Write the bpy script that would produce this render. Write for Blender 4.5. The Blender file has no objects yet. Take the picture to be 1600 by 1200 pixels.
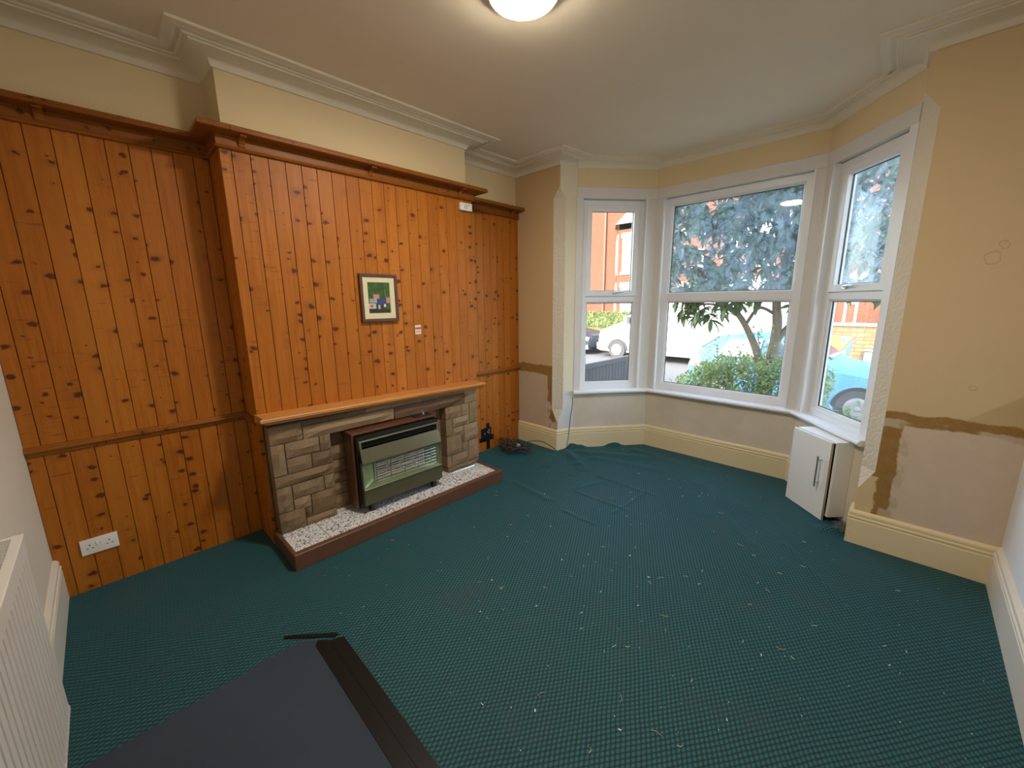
import bpy, bmesh, math, random
from mathutils import Vector, Matrix, noise as mnoise

SC = bpy.context.scene
COL = SC.collection
R_ = random.Random(7)
PI = math.pi

# ------------------------------------------------------------------ camera, sky, sun, exposure
CAM = Vector((3.022, 0.348, 1.522)); YAW, PITCH, ROLL, FPX = 0.779, -0.200, -0.011, 630.5
_f = Vector((-math.sin(YAW), math.cos(YAW), 0)); _r = Vector((math.cos(YAW), math.sin(YAW), 0)); _u = Vector((0, 0, 1))
_F = _f*math.cos(PITCH) + _u*math.sin(PITCH); _U = _u*math.cos(PITCH) - _f*math.sin(PITCH)
_R2 = _r*math.cos(ROLL) + _U*math.sin(ROLL); _U2 = _U*math.cos(ROLL) - _r*math.sin(ROLL)
cd = bpy.data.cameras.new('camera'); cam = bpy.data.objects.new('camera', cd); COL.objects.link(cam)
cd.sensor_width = 36.0; cd.lens = FPX/1600*36.0; cd.clip_start = 0.02; cd.clip_end = 300
m3 = Matrix((_R2, _U2, -_F)).transposed(); cam.matrix_world = Matrix.Translation(CAM) @ m3.to_4x4()
SC.camera = cam

W = bpy.data.worlds.new('world'); SC.world = W; W.use_nodes = True
wn = W.node_tree; wn.nodes.clear()
sky = wn.nodes.new('ShaderNodeTexSky'); sky.sky_type = 'NISHITA'; sky.sun_disc = False
sky.sun_elevation = math.radians(38); sky.sun_rotation = math.radians(190); sky.dust_density = 3.0; sky.air_density = 1.2
bg = wn.nodes.new('ShaderNodeBackground'); bg.inputs['Strength'].default_value = 0.30
wo = wn.nodes.new('ShaderNodeOutputWorld')
wn.links.new(sky.outputs[0], bg.inputs[0]); wn.links.new(bg.outputs[0], wo.inputs[0])

sd = bpy.data.lights.new('sun', 'SUN'); sd.energy = 0.5; sd.angle = math.radians(1.0); sd.color = (1.0, 0.93, 0.82)
sun = bpy.data.objects.new('sun', sd); COL.objects.link(sun)
_az = math.radians(12); _el = math.radians(38)      # sun stands behind the house, over its roof
sdir = Vector((-math.sin(_az)*math.cos(_el), math.cos(_az)*math.cos(_el), -math.sin(_el)))
sun.rotation_euler = sdir.to_track_quat('-Z', 'Y').to_euler(); sun.location = (4, -20, 16)

SC.view_settings.view_transform = 'Standard'; SC.view_settings.look = 'None'
SC.view_settings.gamma = 1.0; SC.view_settings.use_curve_mapping = False
SC.view_settings.exposure = 3.1
LAMP_STRENGTH = 27.0
SC.cycles.max_bounces = 12; SC.cycles.diffuse_bounces = 4; SC.cycles.transparent_max_bounces = 16
SC.cycles.sample_clamp_indirect = 6.0

# ------------------------------------------------------------------ room plan (metres)
D, Y1, Y2, YF, H, T = 0.258, 0.939, 2.690, 3.522, 2.821, 0.032
XA, XF, XR = 0.534, 2.910, 3.512
BAY = [(0.605, 3.700), (1.106, 4.315), (2.420, 4.315), (2.905, 3.715)]
ZSILL, ZHEAD = 0.62, 2.48

# ------------------------------------------------------------------ node materials
class Mat:
    def __init__(s, name):
        s.m = bpy.data.materials.new(name); s.m.use_nodes = True; s.t = s.m.node_tree; s.t.nodes.clear()
        s.out = s.t.nodes.new('ShaderNodeOutputMaterial')
    def n(s, typ, **kw):
        nd = s.t.nodes.new(typ)
        for k, v in kw.items(): setattr(nd, k, v)
        return nd
    def L(s, a, b): s.t.links.new(a, b)
    def put(s, sock, v):
        if hasattr(v, 'node'): s.L(v, sock)
        elif isinstance(v, (tuple, list)) and len(v) == 3 and sock.type == 'RGBA': sock.default_value = (*v, 1)
        else: sock.default_value = v
    def math(s, op, a, b=0.0, c=None, clamp=False):
        nd = s.n('ShaderNodeMath', operation=op, use_clamp=clamp); s.put(nd.inputs[0], a); s.put(nd.inputs[1], b)
        if c is not None: s.put(nd.inputs[2], c)
        return nd.outputs[0]
    def vmath(s, op, a, b=(0, 0, 0), scale=None):
        nd = s.n('ShaderNodeVectorMath', operation=op); s.put(nd.inputs[0], a); s.put(nd.inputs[1], b)
        if scale is not None: s.put(nd.inputs['Scale'], scale)
        return nd.outputs['Value'] if op in ('DOT_PRODUCT', 'LENGTH', 'DISTANCE') else nd.outputs[0]
    def pos(s): return s.n('ShaderNodeNewGeometry').outputs['Position']
    def obj(s): return s.n('ShaderNodeTexCoord').outputs['Object']
    def rand(s): return s.n('ShaderNodeObjectInfo').outputs['Random']
    def xyz(s, v):
        nd = s.n('ShaderNodeSeparateXYZ'); s.L(v, nd.inputs[0]); return nd.outputs
    def comb(s, x, y, z):
        nd = s.n('ShaderNodeCombineXYZ')
        for i, v in enumerate((x, y, z)): s.put(nd.inputs[i], v)
        return nd.outputs[0]
    def scalev(s, v, sc):
        nd = s.n('ShaderNodeMapping'); s.L(v, nd.inputs[0]); nd.inputs['Scale'].default_value = sc; return nd.outputs[0]
    def noise(s, v, scale, detail=3, rough=0.55, dist=0.0, color=False):
        nd = s.n('ShaderNodeTexNoise'); s.L(v, nd.inputs['Vector']); nd.inputs['Scale'].default_value = scale
        nd.inputs['Detail'].default_value = detail; nd.inputs['Roughness'].default_value = rough; nd.inputs['Distortion'].default_value = dist
        return nd.outputs[1] if color else nd.outputs[0]
    def ramp(s, f, stops, interp='LINEAR'):
        nd = s.n('ShaderNodeValToRGB'); s.put(nd.inputs[0], f); cr = nd.color_ramp; cr.interpolation = interp
        while len(cr.elements) < len(stops): cr.elements.new(0.5)
        for e, (p, c) in zip(cr.elements, stops): e.position = p; e.color = (*c, 1) if len(c) == 3 else c
        return nd.outputs[0]
    def step(s, v, lo, hi):     # smooth 0..1
        nd = s.n('ShaderNodeMapRange', interpolation_type='SMOOTHSTEP'); s.put(nd.inputs[0], v)
        nd.inputs[1].default_value = lo; nd.inputs[2].default_value = hi; return nd.outputs[0]
    def mix(s, f, a, b, blend='MIX'):
        nd = s.n('ShaderNodeMix', data_type='RGBA', blend_type=blend); s.put(nd.inputs[0], f); s.put(nd.inputs[6], a); s.put(nd.inputs[7], b)
        return nd.outputs[2]
    def bump(s, h, strength=0.3, dist=0.01):
        nd = s.n('ShaderNodeBump'); nd.inputs['Strength'].default_value = strength; nd.inputs['Distance'].default_value = dist
        s.put(nd.inputs['Height'], h); return nd.outputs[0]
    def bsdf(s, color, rough=0.6, metal=0.0, normal=None, spec=0.5, coat=0.0, sub=0.0):
        nd = s.n('ShaderNodeBsdfPrincipled'); s.put(nd.inputs['Base Color'], color); s.put(nd.inputs['Roughness'], rough)
        s.put(nd.inputs['Metallic'], metal); nd.inputs['Specular IOR Level'].default_value = spec; nd.inputs['Coat Weight'].default_value = coat
        if normal is not None: s.L(normal, nd.inputs['Normal'])
        s.L(nd.outputs[0], s.out.inputs[0]); return nd

MATS = {}
def plain(name, color, rough=0.6, metal=0.0, var=0.06, scale=8.0, bump=0.0, spec=0.5):
    if name in MATS: return MATS[name]
    m = Mat(name); p = m.obj(); nz = m.noise(p, scale, 3)
    c = m.mix(nz, tuple(x*(1-var) for x in color), tuple(min(1, x*(1+var)) for x in color))
    nrm = m.bump(m.noise(p, scale*6, 3), bump, 0.004) if bump else None
    m.bsdf(c, rough, metal, nrm, spec); MATS[name] = m.m; return m.m

def mk_wood(name, tone=1.0, along='z', knots=1.0, gloss=0.42, pale=0.0):
    m = Mat(name); p = m.obj(); r = m.rand()
    off = m.comb(m.math('MULTIPLY', r, 37.0), m.math('MULTIPLY', r, 71.0), m.math('MULTIPLY', r, 53.0))
    q = m.vmath('ADD', p, off)
    st = {'z': (1, 1, 0.06), 'y': (1, 0.06, 1), 'x': (0.06, 1, 1)}[along]
    g1 = m.noise(m.scalev(q, st), 55, 4, 0.6, 0.6); g2 = m.noise(m.scalev(q, tuple(0.5*x+0.02 for x in st)), 9, 2)
    qx, qy, qz = m.xyz(q)
    fl = {'z': (m.math('MULTIPLY', m.math('ADD', qx, qy), 0.85), m.math('MULTIPLY', qz, 1.25)), 'y': (qz, qy), 'x': (qz, qx)}[along]
    kv = m.vmath('ADD', m.comb(fl[0], fl[1], 0.0), m.vmath('SCALE', m.noise(q, 34, 3, color=True), scale=0.034))
    vor = m.n('ShaderNodeTexVoronoi', feature='F1', voronoi_dimensions='2D'); m.L(kv, vor.inputs['Vector']); vor.inputs['Scale'].default_value = 10.5
    vd = vor.outputs['Distance']; vr = m.xyz(vor.outputs['Color'])
    size = m.math('MULTIPLY', m.math('POWER', m.step(vr[0], 0.30, 1.0), 1.6), 0.20*knots)
    kn = m.math('SUBTRACT', 1.0, m.step(m.math('DIVIDE', vd, m.math('ADD', size, 0.001)), 0.55, 1.15))
    halo = m.math('MULTIPLY', m.math('SUBTRACT', 1.0, m.step(m.math('DIVIDE', vd, m.math('ADD', size, 0.001)), 0.8, 3.4)), m.step(vr[1], 0.2, 0.9))
    stk = m.math('MULTIPLY', m.step(m.noise(m.comb(m.math('MULTIPLY', fl[0], 9.0), m.math('MULTIPLY', fl[1], 62.0), r), 1.0, 2), 0.60, 0.72), m.step(m.noise(q, 4.5, 2), 0.47, 0.60))
    base = m.mix(m.step(g1, 0.25, 0.75), (0.62*tone, 0.200*tone, 0.018*tone), (0.45*tone, 0.128*tone, 0.008*tone))
    base = m.mix(m.math('MULTIPLY', m.step(g2, 0.42, 0.75), 0.55), base, (0.70*tone, 0.255*tone, 0.035*tone))
    base = m.mix(m.math('MULTIPLY', r, 0.40), base, (0.43*tone, 0.125*tone, 0.009*tone))
    if pale: base = m.mix(pale, base, m.mix(g1, (0.62, 0.36, 0.15), (0.46, 0.245, 0.09)))
    base = m.mix(m.math('MULTIPLY', halo, 0.38), base, (0.30*tone, 0.085*tone, 0.008))
    base = m.mix(m.math('MULTIPLY', stk, 0.62*(1.0 if knots else 0.0)), base, (0.20*tone, 0.065*tone, 0.012))
    base = m.mix(m.math('MULTIPLY', kn, 0.9), base, (0.07, 0.016, 0.003))
    m.bsdf(base, m.math('ADD', m.math('MULTIPLY', g1, 0.12), gloss), 0, m.bump(g1, 0.08, 0.002), 0.28)
    return m.m
WOOD_Z = mk_wood('knotty_pine_upright', 0.78, 'z')
WOOD_Y = mk_wood('pine_rail', 0.50, 'y', 0.55)
WOOD_X = mk_wood('pine_rail_short', 0.50, 'x', 0.55)
WOOD_MANTEL = mk_wood('oak_mantel', 0.95, 'y', 0.0, 0.38, 0.45)
WOOD_DK = plain('dark_veneer', (0.115, 0.042, 0.018), 0.33, var=0.25, scale=20)
WOOD_KERB = plain('kerb_wood', (0.14, 0.060, 0.030), 0.42, var=0.2, scale=14)

def mk_paint(name, col, rough=0.75, bump=0.12, blot=0.06):
    m = Mat(name); p = m.pos(); n1 = m.noise(p, 1.6, 3); n2 = m.noise(p, 130, 3)
    c = m.mix(n1, tuple(x*(1-blot) for x in col), tuple(min(1, x*(1+blot)) for x in col))
    m.bsdf(c, rough, 0, m.bump(n2, bump, 0.003), 0.3); return m.m
CREAM = (0.76, 0.61, 0.36)
M_CREAM = mk_paint('cream_emulsion', CREAM)
M_CEIL = mk_paint('ceiling_paint', (0.80, 0.70, 0.53), 0.85, 0.05)
M_BACK = mk_paint('off_white_emulsion', (0.74, 0.68, 0.58))
M_RIGHT = mk_paint('white_emulsion', (0.82, 0.82, 0.84))
M_CORN = mk_paint('cornice_paint', (0.78, 0.70, 0.54), 0.7, 0.05)
M_SKIRT = mk_paint('cream_gloss', (0.78, 0.655, 0.41), 0.38, 0.03)
M_SKIRTW = mk_paint('white_gloss', (0.76, 0.72, 0.62), 0.38, 0.03)
M_UPVC = mk_paint('window_white', (0.80, 0.81, 0.82), 0.32, 0.01, 0.02)
M_BOARD = mk_paint('white_board', (0.70, 0.68, 0.64), 0.45, 0.02, 0.03)
M_WHITE = plain('white_plastic', (0.82, 0.80, 0.75), 0.35, var=0.02)
M_BLACK = plain('black_plastic', (0.012, 0.012, 0.013), 0.4)
M_DARK = plain('dark_hole', (0.01, 0.01, 0.01), 0.6)
M_STEEL = plain('brushed_steel', (0.55, 0.54, 0.52), 0.3, 1.0)
M_CHROME = plain('bright_metal', (0.75, 0.75, 0.74), 0.18, 1.0)

def mk_roughplaster():
    m = Mat('rough_plaster'); p = m.pos(); n1 = m.noise(p, 45, 4, 0.65); n2 = m.noise(p, 4, 2)
    c = m.mix(n2, (0.66, 0.58, 0.45), (0.74, 0.67, 0.54))
    m.bsdf(c, 0.85, 0, m.bump(n1, 0.9, 0.012), 0.2); return m.m
M_ROUGH = mk_roughplaster()

def mk_frontwall():
    """cream emulsion; stripped plaster and brown wallpaper paste below the old dado on the two piers"""
    m = Mat('stained_plaster'); p = m.pos(); x, y, z = m.xyz(p)
    w1 = m.math('SUBTRACT', m.noise(p, 9, 4, 0.6), 0.5); w2 = m.math('SUBTRACT', m.noise(m.vmath('ADD', p, (5, 3, 9)), 22, 3), 0.5)
    wob = m.math('ADD', m.math('MULTIPLY', w1, 0.06), m.math('MULTIPLY', w2, 0.02))
    zz = m.math('ADD', z, wob); xx = m.math('ADD', x, wob)
    n1 = m.noise(p, 1.5, 3); cream = m.mix(m.step(y, 3.526, 3.536), m.mix(n1, (0.60, 0.425, 0.225), (0.66, 0.475, 0.260)), (0.74, 0.66, 0.49))
    cream_r = m.mix(n1, (0.64, 0.485, 0.280), (0.70, 0.535, 0.315))
    right = m.step(x, 1.7, 1.8); col = m.mix(right, cream, cream_r)
    pn = m.noise(p, 14, 4, 0.65)
    plaster = m.mix(pn, (0.60, 0.475, 0.355), (0.68, 0.55, 0.425))
    paste = m.mix(m.noise(p, 26, 4, 0.7), (0.23, 0.115, 0.026), (0.42, 0.255, 0.085))
    pale = (0.53, 0.43, 0.29)
    # right pier
    def below(v, t, s=0.006): return m.math('SUBTRACT', 1.0, m.step(v, t-s, t+s))
    def above(v, t, s=0.006): return m.step(v, t-s, t+s)
    def both(a, b): return m.math('MULTIPLY', a, b)
    # darker wedge over the right end of the band
    wedge = both(both(above(m.math('ADD', m.math('MULTIPLY', xx, 0.9), m.math('MULTIPLY', zz, -1.0)), 2.085, 0.01), above(zz, 0.85)), right)
    col = m.mix(m.math('MULTIPLY', wedge, 0.45), col, (0.42, 0.30, 0.14))
    in_r = both(right, below(zz, 0.872)); keep = m.math('SUBTRACT', 1.0, both(below(xx, 2.992), below(z, 0.46)))
    in_r = both(in_r, keep)
    col = m.mix(in_r, col, paste)
    pl = both(both(right, below(zz, 0.80)), above(xx, 3.062))
    col = m.mix(both(both(both(right, below(zz, 0.825)), above(zz, 0.775)), m.step(m.noise(p, 7, 2), 0.44, 0.56)), col, pale)
    col = m.mix(pl, col, plaster)
    col = m.mix(both(both(pl, below(xx, 3.10)), m.step(m.noise(p, 12, 3), 0.45, 0.6)), col, pale)
    col = m.mix(both(both(right, below(zz, 0.27)), both(below(xx, 3.08), above(xx, 3.02))), col, (0.50, 0.39, 0.24))
    # left pier
    left = m.math('SUBTRACT', 1.0, m.step(x, 0.50, 0.56)); frontface = m.math('SUBTRACT', 1.0, m.step(y, 3.530, 3.540))
    lp = both(left, frontface)
    col = m.mix(both(lp, below(zz, 0.882)), col, paste)
    pl2 = both(both(lp, below(zz, 0.785)), below(xx, 0.412)); col = m.mix(pl2, col, m.mix(pn, (0.55, 0.43, 0.30), (0.62, 0.495, 0.36)))
    col = m.mix(both(both(lp, below(zz, 0.50)), both(above(xx, 0.38), m.step(m.noise(p, 10, 3), 0.46, 0.56))), col, (0.60, 0.50, 0.37))
    # reveal of the left pier: filler patch low down
    rv = both(m.step(y, 3.535, 3.545), both(below(x, 1.0), below(zz, 0.62)))
    col = m.mix(rv, col, m.mix(pn, (0.66, 0.64, 0.60), (0.74, 0.73, 0.72)))
    # faint water rings high on the right pier
    for (cx, cz, rr) in ((3.262, 1.712, 0.030), (3.294, 1.776, 0.020), (3.297, 1.058, 0.014)):
        dd = m.math('SQRT', m.math('ADD', m.math('POWER', m.math('SUBTRACT', xx, cx), 2.0), m.math('POWER', m.math('SUBTRACT', zz, cz), 2.0)))
        ring = m.math('SUBTRACT', 1.0, m.step(m.math('ABSOLUTE', m.math('SUBTRACT', dd, rr)), 0.001, 0.0045))
        col = m.mix(m.math('MULTIPLY', both(ring, right), 0.35), col, (0.30, 0.21, 0.09))
    m.bsdf(col, 0.8, 0, m.bump(m.noise(p, 110, 3), 0.16, 0.003), 0.25); return m.m
M_FRONT = mk_frontwall()

def mk_apron():
    m = Mat('bare_skim_plaster'); p = m.pos(); z = m.xyz(p)[2]
    c = m.mix(m.noise(p, 5, 4, 0.6), (0.62, 0.54, 0.42), (0.76, 0.67, 0.53))
    c = m.mix(m.math('MULTIPLY', m.step(m.noise(p, 2.2, 3), 0.5, 0.65), 0.5), c, (0.60, 0.53, 0.40))
    m.bsdf(c, 0.85, 0, m.bump(m.noise(p, 60, 4), 0.2, 0.004), 0.2); return m.m
M_APRON = mk_apron()

def mk_carpet():
    m = Mat('teal_waffle_carpet'); p = m.pos()
    wq = m.vmath('ADD', p, m.vmath('SCALE', m.noise(p, 3.0, 2, color=True), scale=0.02))
    a = m.vmath('DOT_PRODUCT', wq, (0.876/0.0168, 0.482/0.0168, 0)); b = m.vmath('DOT_PRODUCT', wq, (0.809/0.0168, -0.588/0.0168, 0))
    sa = m.math('ABSOLUTE', m.math('SINE', m.math('MULTIPLY', a, PI))); sb = m.math('ABSOLUTE', m.math('SINE', m.math('MULTIPLY', b, PI)))
    h = m.math('POWER', m.math('MULTIPLY', sa, sb), 0.75)
    fine = m.noise(p, 900, 2)
    big = m.noise(p, 1.3, 4, 0.6); dirt = m.step(m.noise(m.vmath('ADD', p, (3, 1, 0)), 2.6, 4, 0.65), 0.52, 0.72)
    hi = m.mix(big, (0.019, 0.118, 0.134), (0.028, 0.152, 0.170)); lo = (0.002, 0.012, 0.015)
    c = m.mix(h, lo, hi); c = m.mix(m.math('MULTIPLY', dirt, 0.40), c, (0.036, 0.064, 0.064))
    c = m.mix(m.math('MULTIPLY', m.step(m.noise(p, 260, 2), 0.70, 0.80), 0.25), c, (0.16, 0.22, 0.22))
    b_ = m.bsdf(c, 0.62, 0, m.bump(m.math('ADD', h, m.math('MULTIPLY', fine, 0.3)), 0.5, 0.005), 0.35)
    b_.inputs['Sheen Weight'].default_value = 0.55; b_.inputs['Sheen Roughness'].default_value = 0.30; m.put(b_.inputs['Sheen Tint'], m.mix(h, (0.06, 0.25, 0.30), (0.20, 0.66, 0.74))); return m.m
M_CARPET = mk_carpet()

def mk_stone():
    m = Mat('split_sandstone'); p = m.obj(); r = m.rand()
    q = m.vmath('ADD', p, m.comb(m.math('MULTIPLY', r, 31), m.math('MULTIPLY', r, 57), r))
    n1 = m.noise(q, 22, 5, 0.65, 0.8); n2 = m.noise(q, 7, 3)
    c = m.ramp(r, [(0, (0.180, 0.111, 0.059)), (0.22, (0.328, 0.217, 0.123)), (0.45, (0.205, 0.135, 0.075)), (0.68, (0.361, 0.246, 0.148)), (0.86, (0.123, 0.062, 0.037)), (1, (0.344, 0.254, 0.143))])
    c = m.mix(m.math('MULTIPLY', n2, 0.45), c, (0.21, 0.135, 0.072)); c = m.mix(m.step(n1, 0.55, 0.75), c, m.mix(0.45, c, (0.09, 0.05, 0.028)))
    c = m.mix(m.math('MULTIPLY', m.step(n1, 0.22, 0.42), -0.35), c, (0.45, 0.33, 0.2))
    m.bsdf(c, 0.85, 0, m.bump(m.noise(q, 40, 5, 0.7), 0.6, 0.012), 0.25); return m.m
M_STONE = mk_stone()
M_MORTAR = plain('mortar', (0.105, 0.075, 0.048), 0.95, var=0.2, scale=30, bump=0.4)

def mk_terrazzo():
    m = Mat('speckled_hearth_tile'); p = m.pos(); q = m.vmath('ADD', p, m.vmath('SCALE', m.noise(p, 60, 2, color=True), scale=0.01))
    v = m.n('ShaderNodeTexVoronoi'); m.L(q, v.inputs['Vector']); v.inputs['Scale'].default_value = 120
    k = m.xyz(v.outputs['Color'])[0]; n = m.noise(p, 95, 4, 0.7, 1.5)
    c = m.ramp(k, [(0, (0.06, 0.06, 0.062)), (0.16, (0.22, 0.21, 0.21)), (0.3, (0.66, 0.645, 0.63)), (0.7, (0.80, 0.785, 0.77)), (1, (0.86, 0.85, 0.84))])
    c = m.mix(m.step(n, 0.58, 0.66), c, (0.11, 0.105, 0.105))
    m.bsdf(c, 0.4, 0, None, 0.4); return m.m
M_TILE = mk_terrazzo()
M_MAT = plain('blue_grey_felt', (0.030, 0.044, 0.064), 0.9, var=0.25, scale=3.0, bump=0.4)
M_TAPE = plain('black_tape', (0.006, 0.006, 0.006), 0.45, spec=0.3)

def mk_glass(name, haze):
    m = Mat(name); p = m.pos()
    tr = m.n('ShaderNodeBsdfTransparent'); tr.inputs[0].default_value = (0.97, 0.985, 0.98, 1)
    gl = m.n('ShaderNodeBsdfGlossy'); gl.inputs['Roughness'].default_value = 0.02
    lw = m.n('ShaderNodeLayerWeight'); lw.inputs[0].default_value = 0.5
    mx = m.n('ShaderNodeMixShader'); m.L(m.math('ADD', m.math('MULTIPLY', m.math('POWER', lw.outputs[1], 5.0), 0.9), 0.045), mx.inputs[0]); m.L(tr.outputs[0], mx.inputs[1]); m.L(gl.outputs[0], mx.inputs[2])
    # smeared dust on the pane: scatters the daylight that falls on it
    du = m.n('ShaderNodeBsdfTranslucent'); du.inputs[0].default_value = (0.74, 0.86, 0.95, 1)
    sm = m.noise(m.vmath('ADD', p, m.vmath('SCALE', m.noise(p, 4, 3, color=True), scale=0.9)), 5.0, 5, 0.65, 2.0)
    d = m.math('MULTIPLY', m.step(sm, 0.25, 0.85), haze)
    m2 = m.n('ShaderNodeMixShader'); m.L(d, m2.inputs[0]); m.L(mx.outputs[0], m2.inputs[1]); m.L(du.outputs[0], m2.inputs[2])
    m.L(m2.outputs[0], m.out.inputs[0]); return m.m
M_GLASS = mk_glass('window_glass', 0.015)
M_GLASSD = mk_glass('dusty_window_glass', 0.30)

# ------------------------------------------------------------------ mesh helpers (all take world coordinates)
WORG = {}
class MB:
    def __init__(s): s.v = []; s.f = []; s.mi = []
    def add(s, v, f, mi=0):
        o = len(s.v); s.v += [tuple(x) for x in v]; s.f += [tuple(i+o for i in q) for q in f]; s.mi += [mi]*len(f); return s
    def box(s, x0, x1, y0, y1, z0, z1, mi=0):
        return s.add([(x0, y0, z0), (x1, y0, z0), (x1, y1, z0), (x0, y1, z0), (x0, y0, z1), (x1, y0, z1), (x1, y1, z1), (x0, y1, z1)],
                     [(3, 2, 1, 0), (4, 5, 6, 7), (0, 1, 5, 4), (1, 2, 6, 5), (2, 3, 7, 6), (3, 0, 4, 7)], mi)
    def bev(s, x0, x1, y0, y1, z0, z1, b, seg=2, mi=0):
        bm = bmesh.new(); bmesh.ops.create_cube(bm, size=1.0)
        for v in bm.verts: v.co = Vector(((x0+x1)/2 + v.co.x*(x1-x0), (y0+y1)/2 + v.co.y*(y1-y0), (z0+z1)/2 + v.co.z*(z1-z0)))
        bmesh.ops.bevel(bm, geom=bm.edges[:], offset=b, segments=seg, affect='EDGES', profile=0.6)
        bm.verts.index_update(); s.add([v.co[:] for v in bm.verts], [[v.index for v in f.verts] for f in bm.faces], mi); bm.free(); return s
    def prism(s, poly, fn, a, b, mi=0):      # poly of 2D points, fn(p, q, t) -> world
        n = len(poly); v = [fn(p, q, a) for p, q in poly] + [fn(p, q, b) for p, q in poly]
        f = [tuple(range(n))[::-1], tuple(range(n, 2*n))] + [(i, (i+1) % n, (i+1) % n+n, i+n) for i in range(n)]
        return s.add(v, f, mi)
    def tube(s, pts, r, n=8, cap=True, mi=0):
        pts = [Vector(p) for p in pts]; rings = []; rr = r if isinstance(r, (list, tuple)) else [r]*len(pts)
        up = Vector((0, 0, 1))
        for i, p in enumerate(pts):
            t = (pts[min(i+1, len(pts)-1)] - pts[max(i-1, 0)]).normalized()
            a = t.cross(up if abs(t.z) < 0.95 else Vector((1, 0, 0))).normalized(); b = t.cross(a)
            rings.append([p + (a*math.cos(k*2*PI/n) + b*math.sin(k*2*PI/n))*rr[i] for k in range(n)])
        v = [q for rg in rings for q in rg]; f = []
        for i in range(len(pts)-1):
            for k in range(n): f.append((i*n+k, i*n+(k+1) % n, (i+1)*n+(k+1) % n, (i+1)*n+k))
        if cap: f.append(tuple(range(n))[::-1]); f.append(tuple(range((len(pts)-1)*n, len(pts)*n)))
        return s.add(v, f, mi)
    def lathe(s, prof, c, axis='z', n=32, mi=0):
        v = []; f = []
        for r, h in prof:
            for k in range(n):
                a = 2*PI*k/n; q = (r*math.cos(a), r*math.sin(a), h)
                q = {'z': q, 'x': (q[2], q[0], q[1]), 'y': (q[0], q[2], q[1])}[axis]
                v.append((c[0]+q[0], c[1]+q[1], c[2]+q[2]))
        for i in range(len(prof)-1):
            for k in range(n): f.append((i*n+k, i*n+(k+1) % n, (i+1)*n+(k+1) % n, (i+1)*n+k))
        f.append(tuple(range(n))[::-1]); f.append(tuple(range((len(prof)-1)*n, len(prof)*n)))
        return s.add(v, f, mi)
    def sweep(s, path, prof, z0=0.0, closed_prof=True, mi=0, ends=True):
        """plan path, room on the right-hand side; prof = (offset into room, height)"""
        P = [Vector((x, y)) for x, y in path]; n = len(P); k = len(prof); v = []; f = []
        for i in range(n):
            ns = []
            if i > 0: t = (P[i]-P[i-1]).normalized(); ns.append(Vector((t.y, -t.x)))
            if i < n-1: t = (P[i+1]-P[i]).normalized(); ns.append(Vector((t.y, -t.x)))
            mt = ns[0] if len(ns) == 1 else (ns[0]+ns[1])/(1+ns[0].dot(ns[1]))
            for o, z in prof: v.append((P[i].x+mt.x*o, P[i].y+mt.y*o, z0+z))
        for i in range(n-1):
            for j in range(k if closed_prof else k-1):
                f.append((i*k+j, i*k+(j+1) % k, (i+1)*k+(j+1) % k, (i+1)*k+j))
        if closed_prof and ends: f.append(tuple(range(k))[::-1]); f.append(tuple(range((n-1)*k, n*k)))
        return s.add(v, f, mi)
    def xf(s, fn): s.v = [tuple(fn(Vector(q))) for q in s.v]; return s
    def build(s, name, mat, parent=None, smooth=False, origin=None):
        xs = list(zip(*s.v))
        o = Vector(origin) if origin is not None else Vector(((min(xs[0])+max(xs[0]))/2, (min(xs[1])+max(xs[1]))/2, min(xs[2])))
        me = bpy.data.meshes.new(name); me.from_pydata([(a-o.x, b-o.y, c-o.z) for a, b, c in s.v], [], s.f)
        mats = mat if isinstance(mat, (list, tuple)) else [mat]
        for mm in mats: me.materials.append(mm)
        if len(mats) > 1:
            for p, i in zip(me.polygons, s.mi): p.material_index = i
        bm = bmesh.new(); bm.from_mesh(me); bmesh.ops.recalc_face_normals(bm, faces=bm.faces[:]); bm.to_mesh(me); bm.free()
        if smooth:
            for p in me.polygons: p.use_smooth = True
            try: me.set_sharp_from_angle(angle=math.radians(40))
            except Exception: pass
        ob = bpy.data.objects.new(name, me); COL.objects.link(ob)
        po = Vector((0, 0, 0))
        if parent is not None: ob.parent = parent; po = WORG[parent.name]
        ob.location = o-po; WORG[ob.name] = o.copy(); return ob

def empty(name, loc):
    o = bpy.data.objects.new(name, None); COL.objects.link(o); o.location = loc; o.empty_display_size = 0.1
    WORG[o.name] = Vector(loc); return o
def tag(o, label, cat=None, group=None, kind=None):
    if label: o['label'] = label
    if cat: o['category'] = cat
    if group: o['group'] = group
    if kind: o['kind'] = kind
    return o
def struct(o, label=None): return tag(o, label, kind='structure')
def inst(src, name, parent, loc, rot=None, scale=None):      # shares the mesh; world location
    o = bpy.data.objects.new(name, src.data); COL.objects.link(o); o.parent = parent
    WORG[o.name] = Vector(loc); o.location = Vector(loc)-WORG[parent.name] if parent else Vector(loc)
    if rot is not None: o.rotation_euler = rot
    if scale is not None: o.scale = scale
    return o

# ================================================================== THE ROOM
# --- walls
PL = [(-T, 0), (-T, Y1+T), (D-T, Y1+T), (D-T, Y2-T), (-T, Y2-T), (-T, YF)]
wall_left = struct(MB().sweep(PL, [(0, 0), (0, H), (-0.12, H), (-0.12, 0)]).build('wall_left', M_CREAM), 'cream wall with projecting chimney breast above pine panelling')
wall_back = struct(MB().box(-0.2, XR+0.1, -0.12, 0, 0, H).build('wall_back', M_BACK), 'off white wall behind the radiator')
wall_right = struct(MB().box(XR, XR+0.12, 0, YF+0.25, 0, H).build('wall_right', M_RIGHT), 'plain white wall at the right edge')
struct(MB().box(-0.2, XR+0.15, -0.12, 4.62, H, H+0.15).build('ceiling', M_CEIL), 'pale plastered ceiling')

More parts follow.
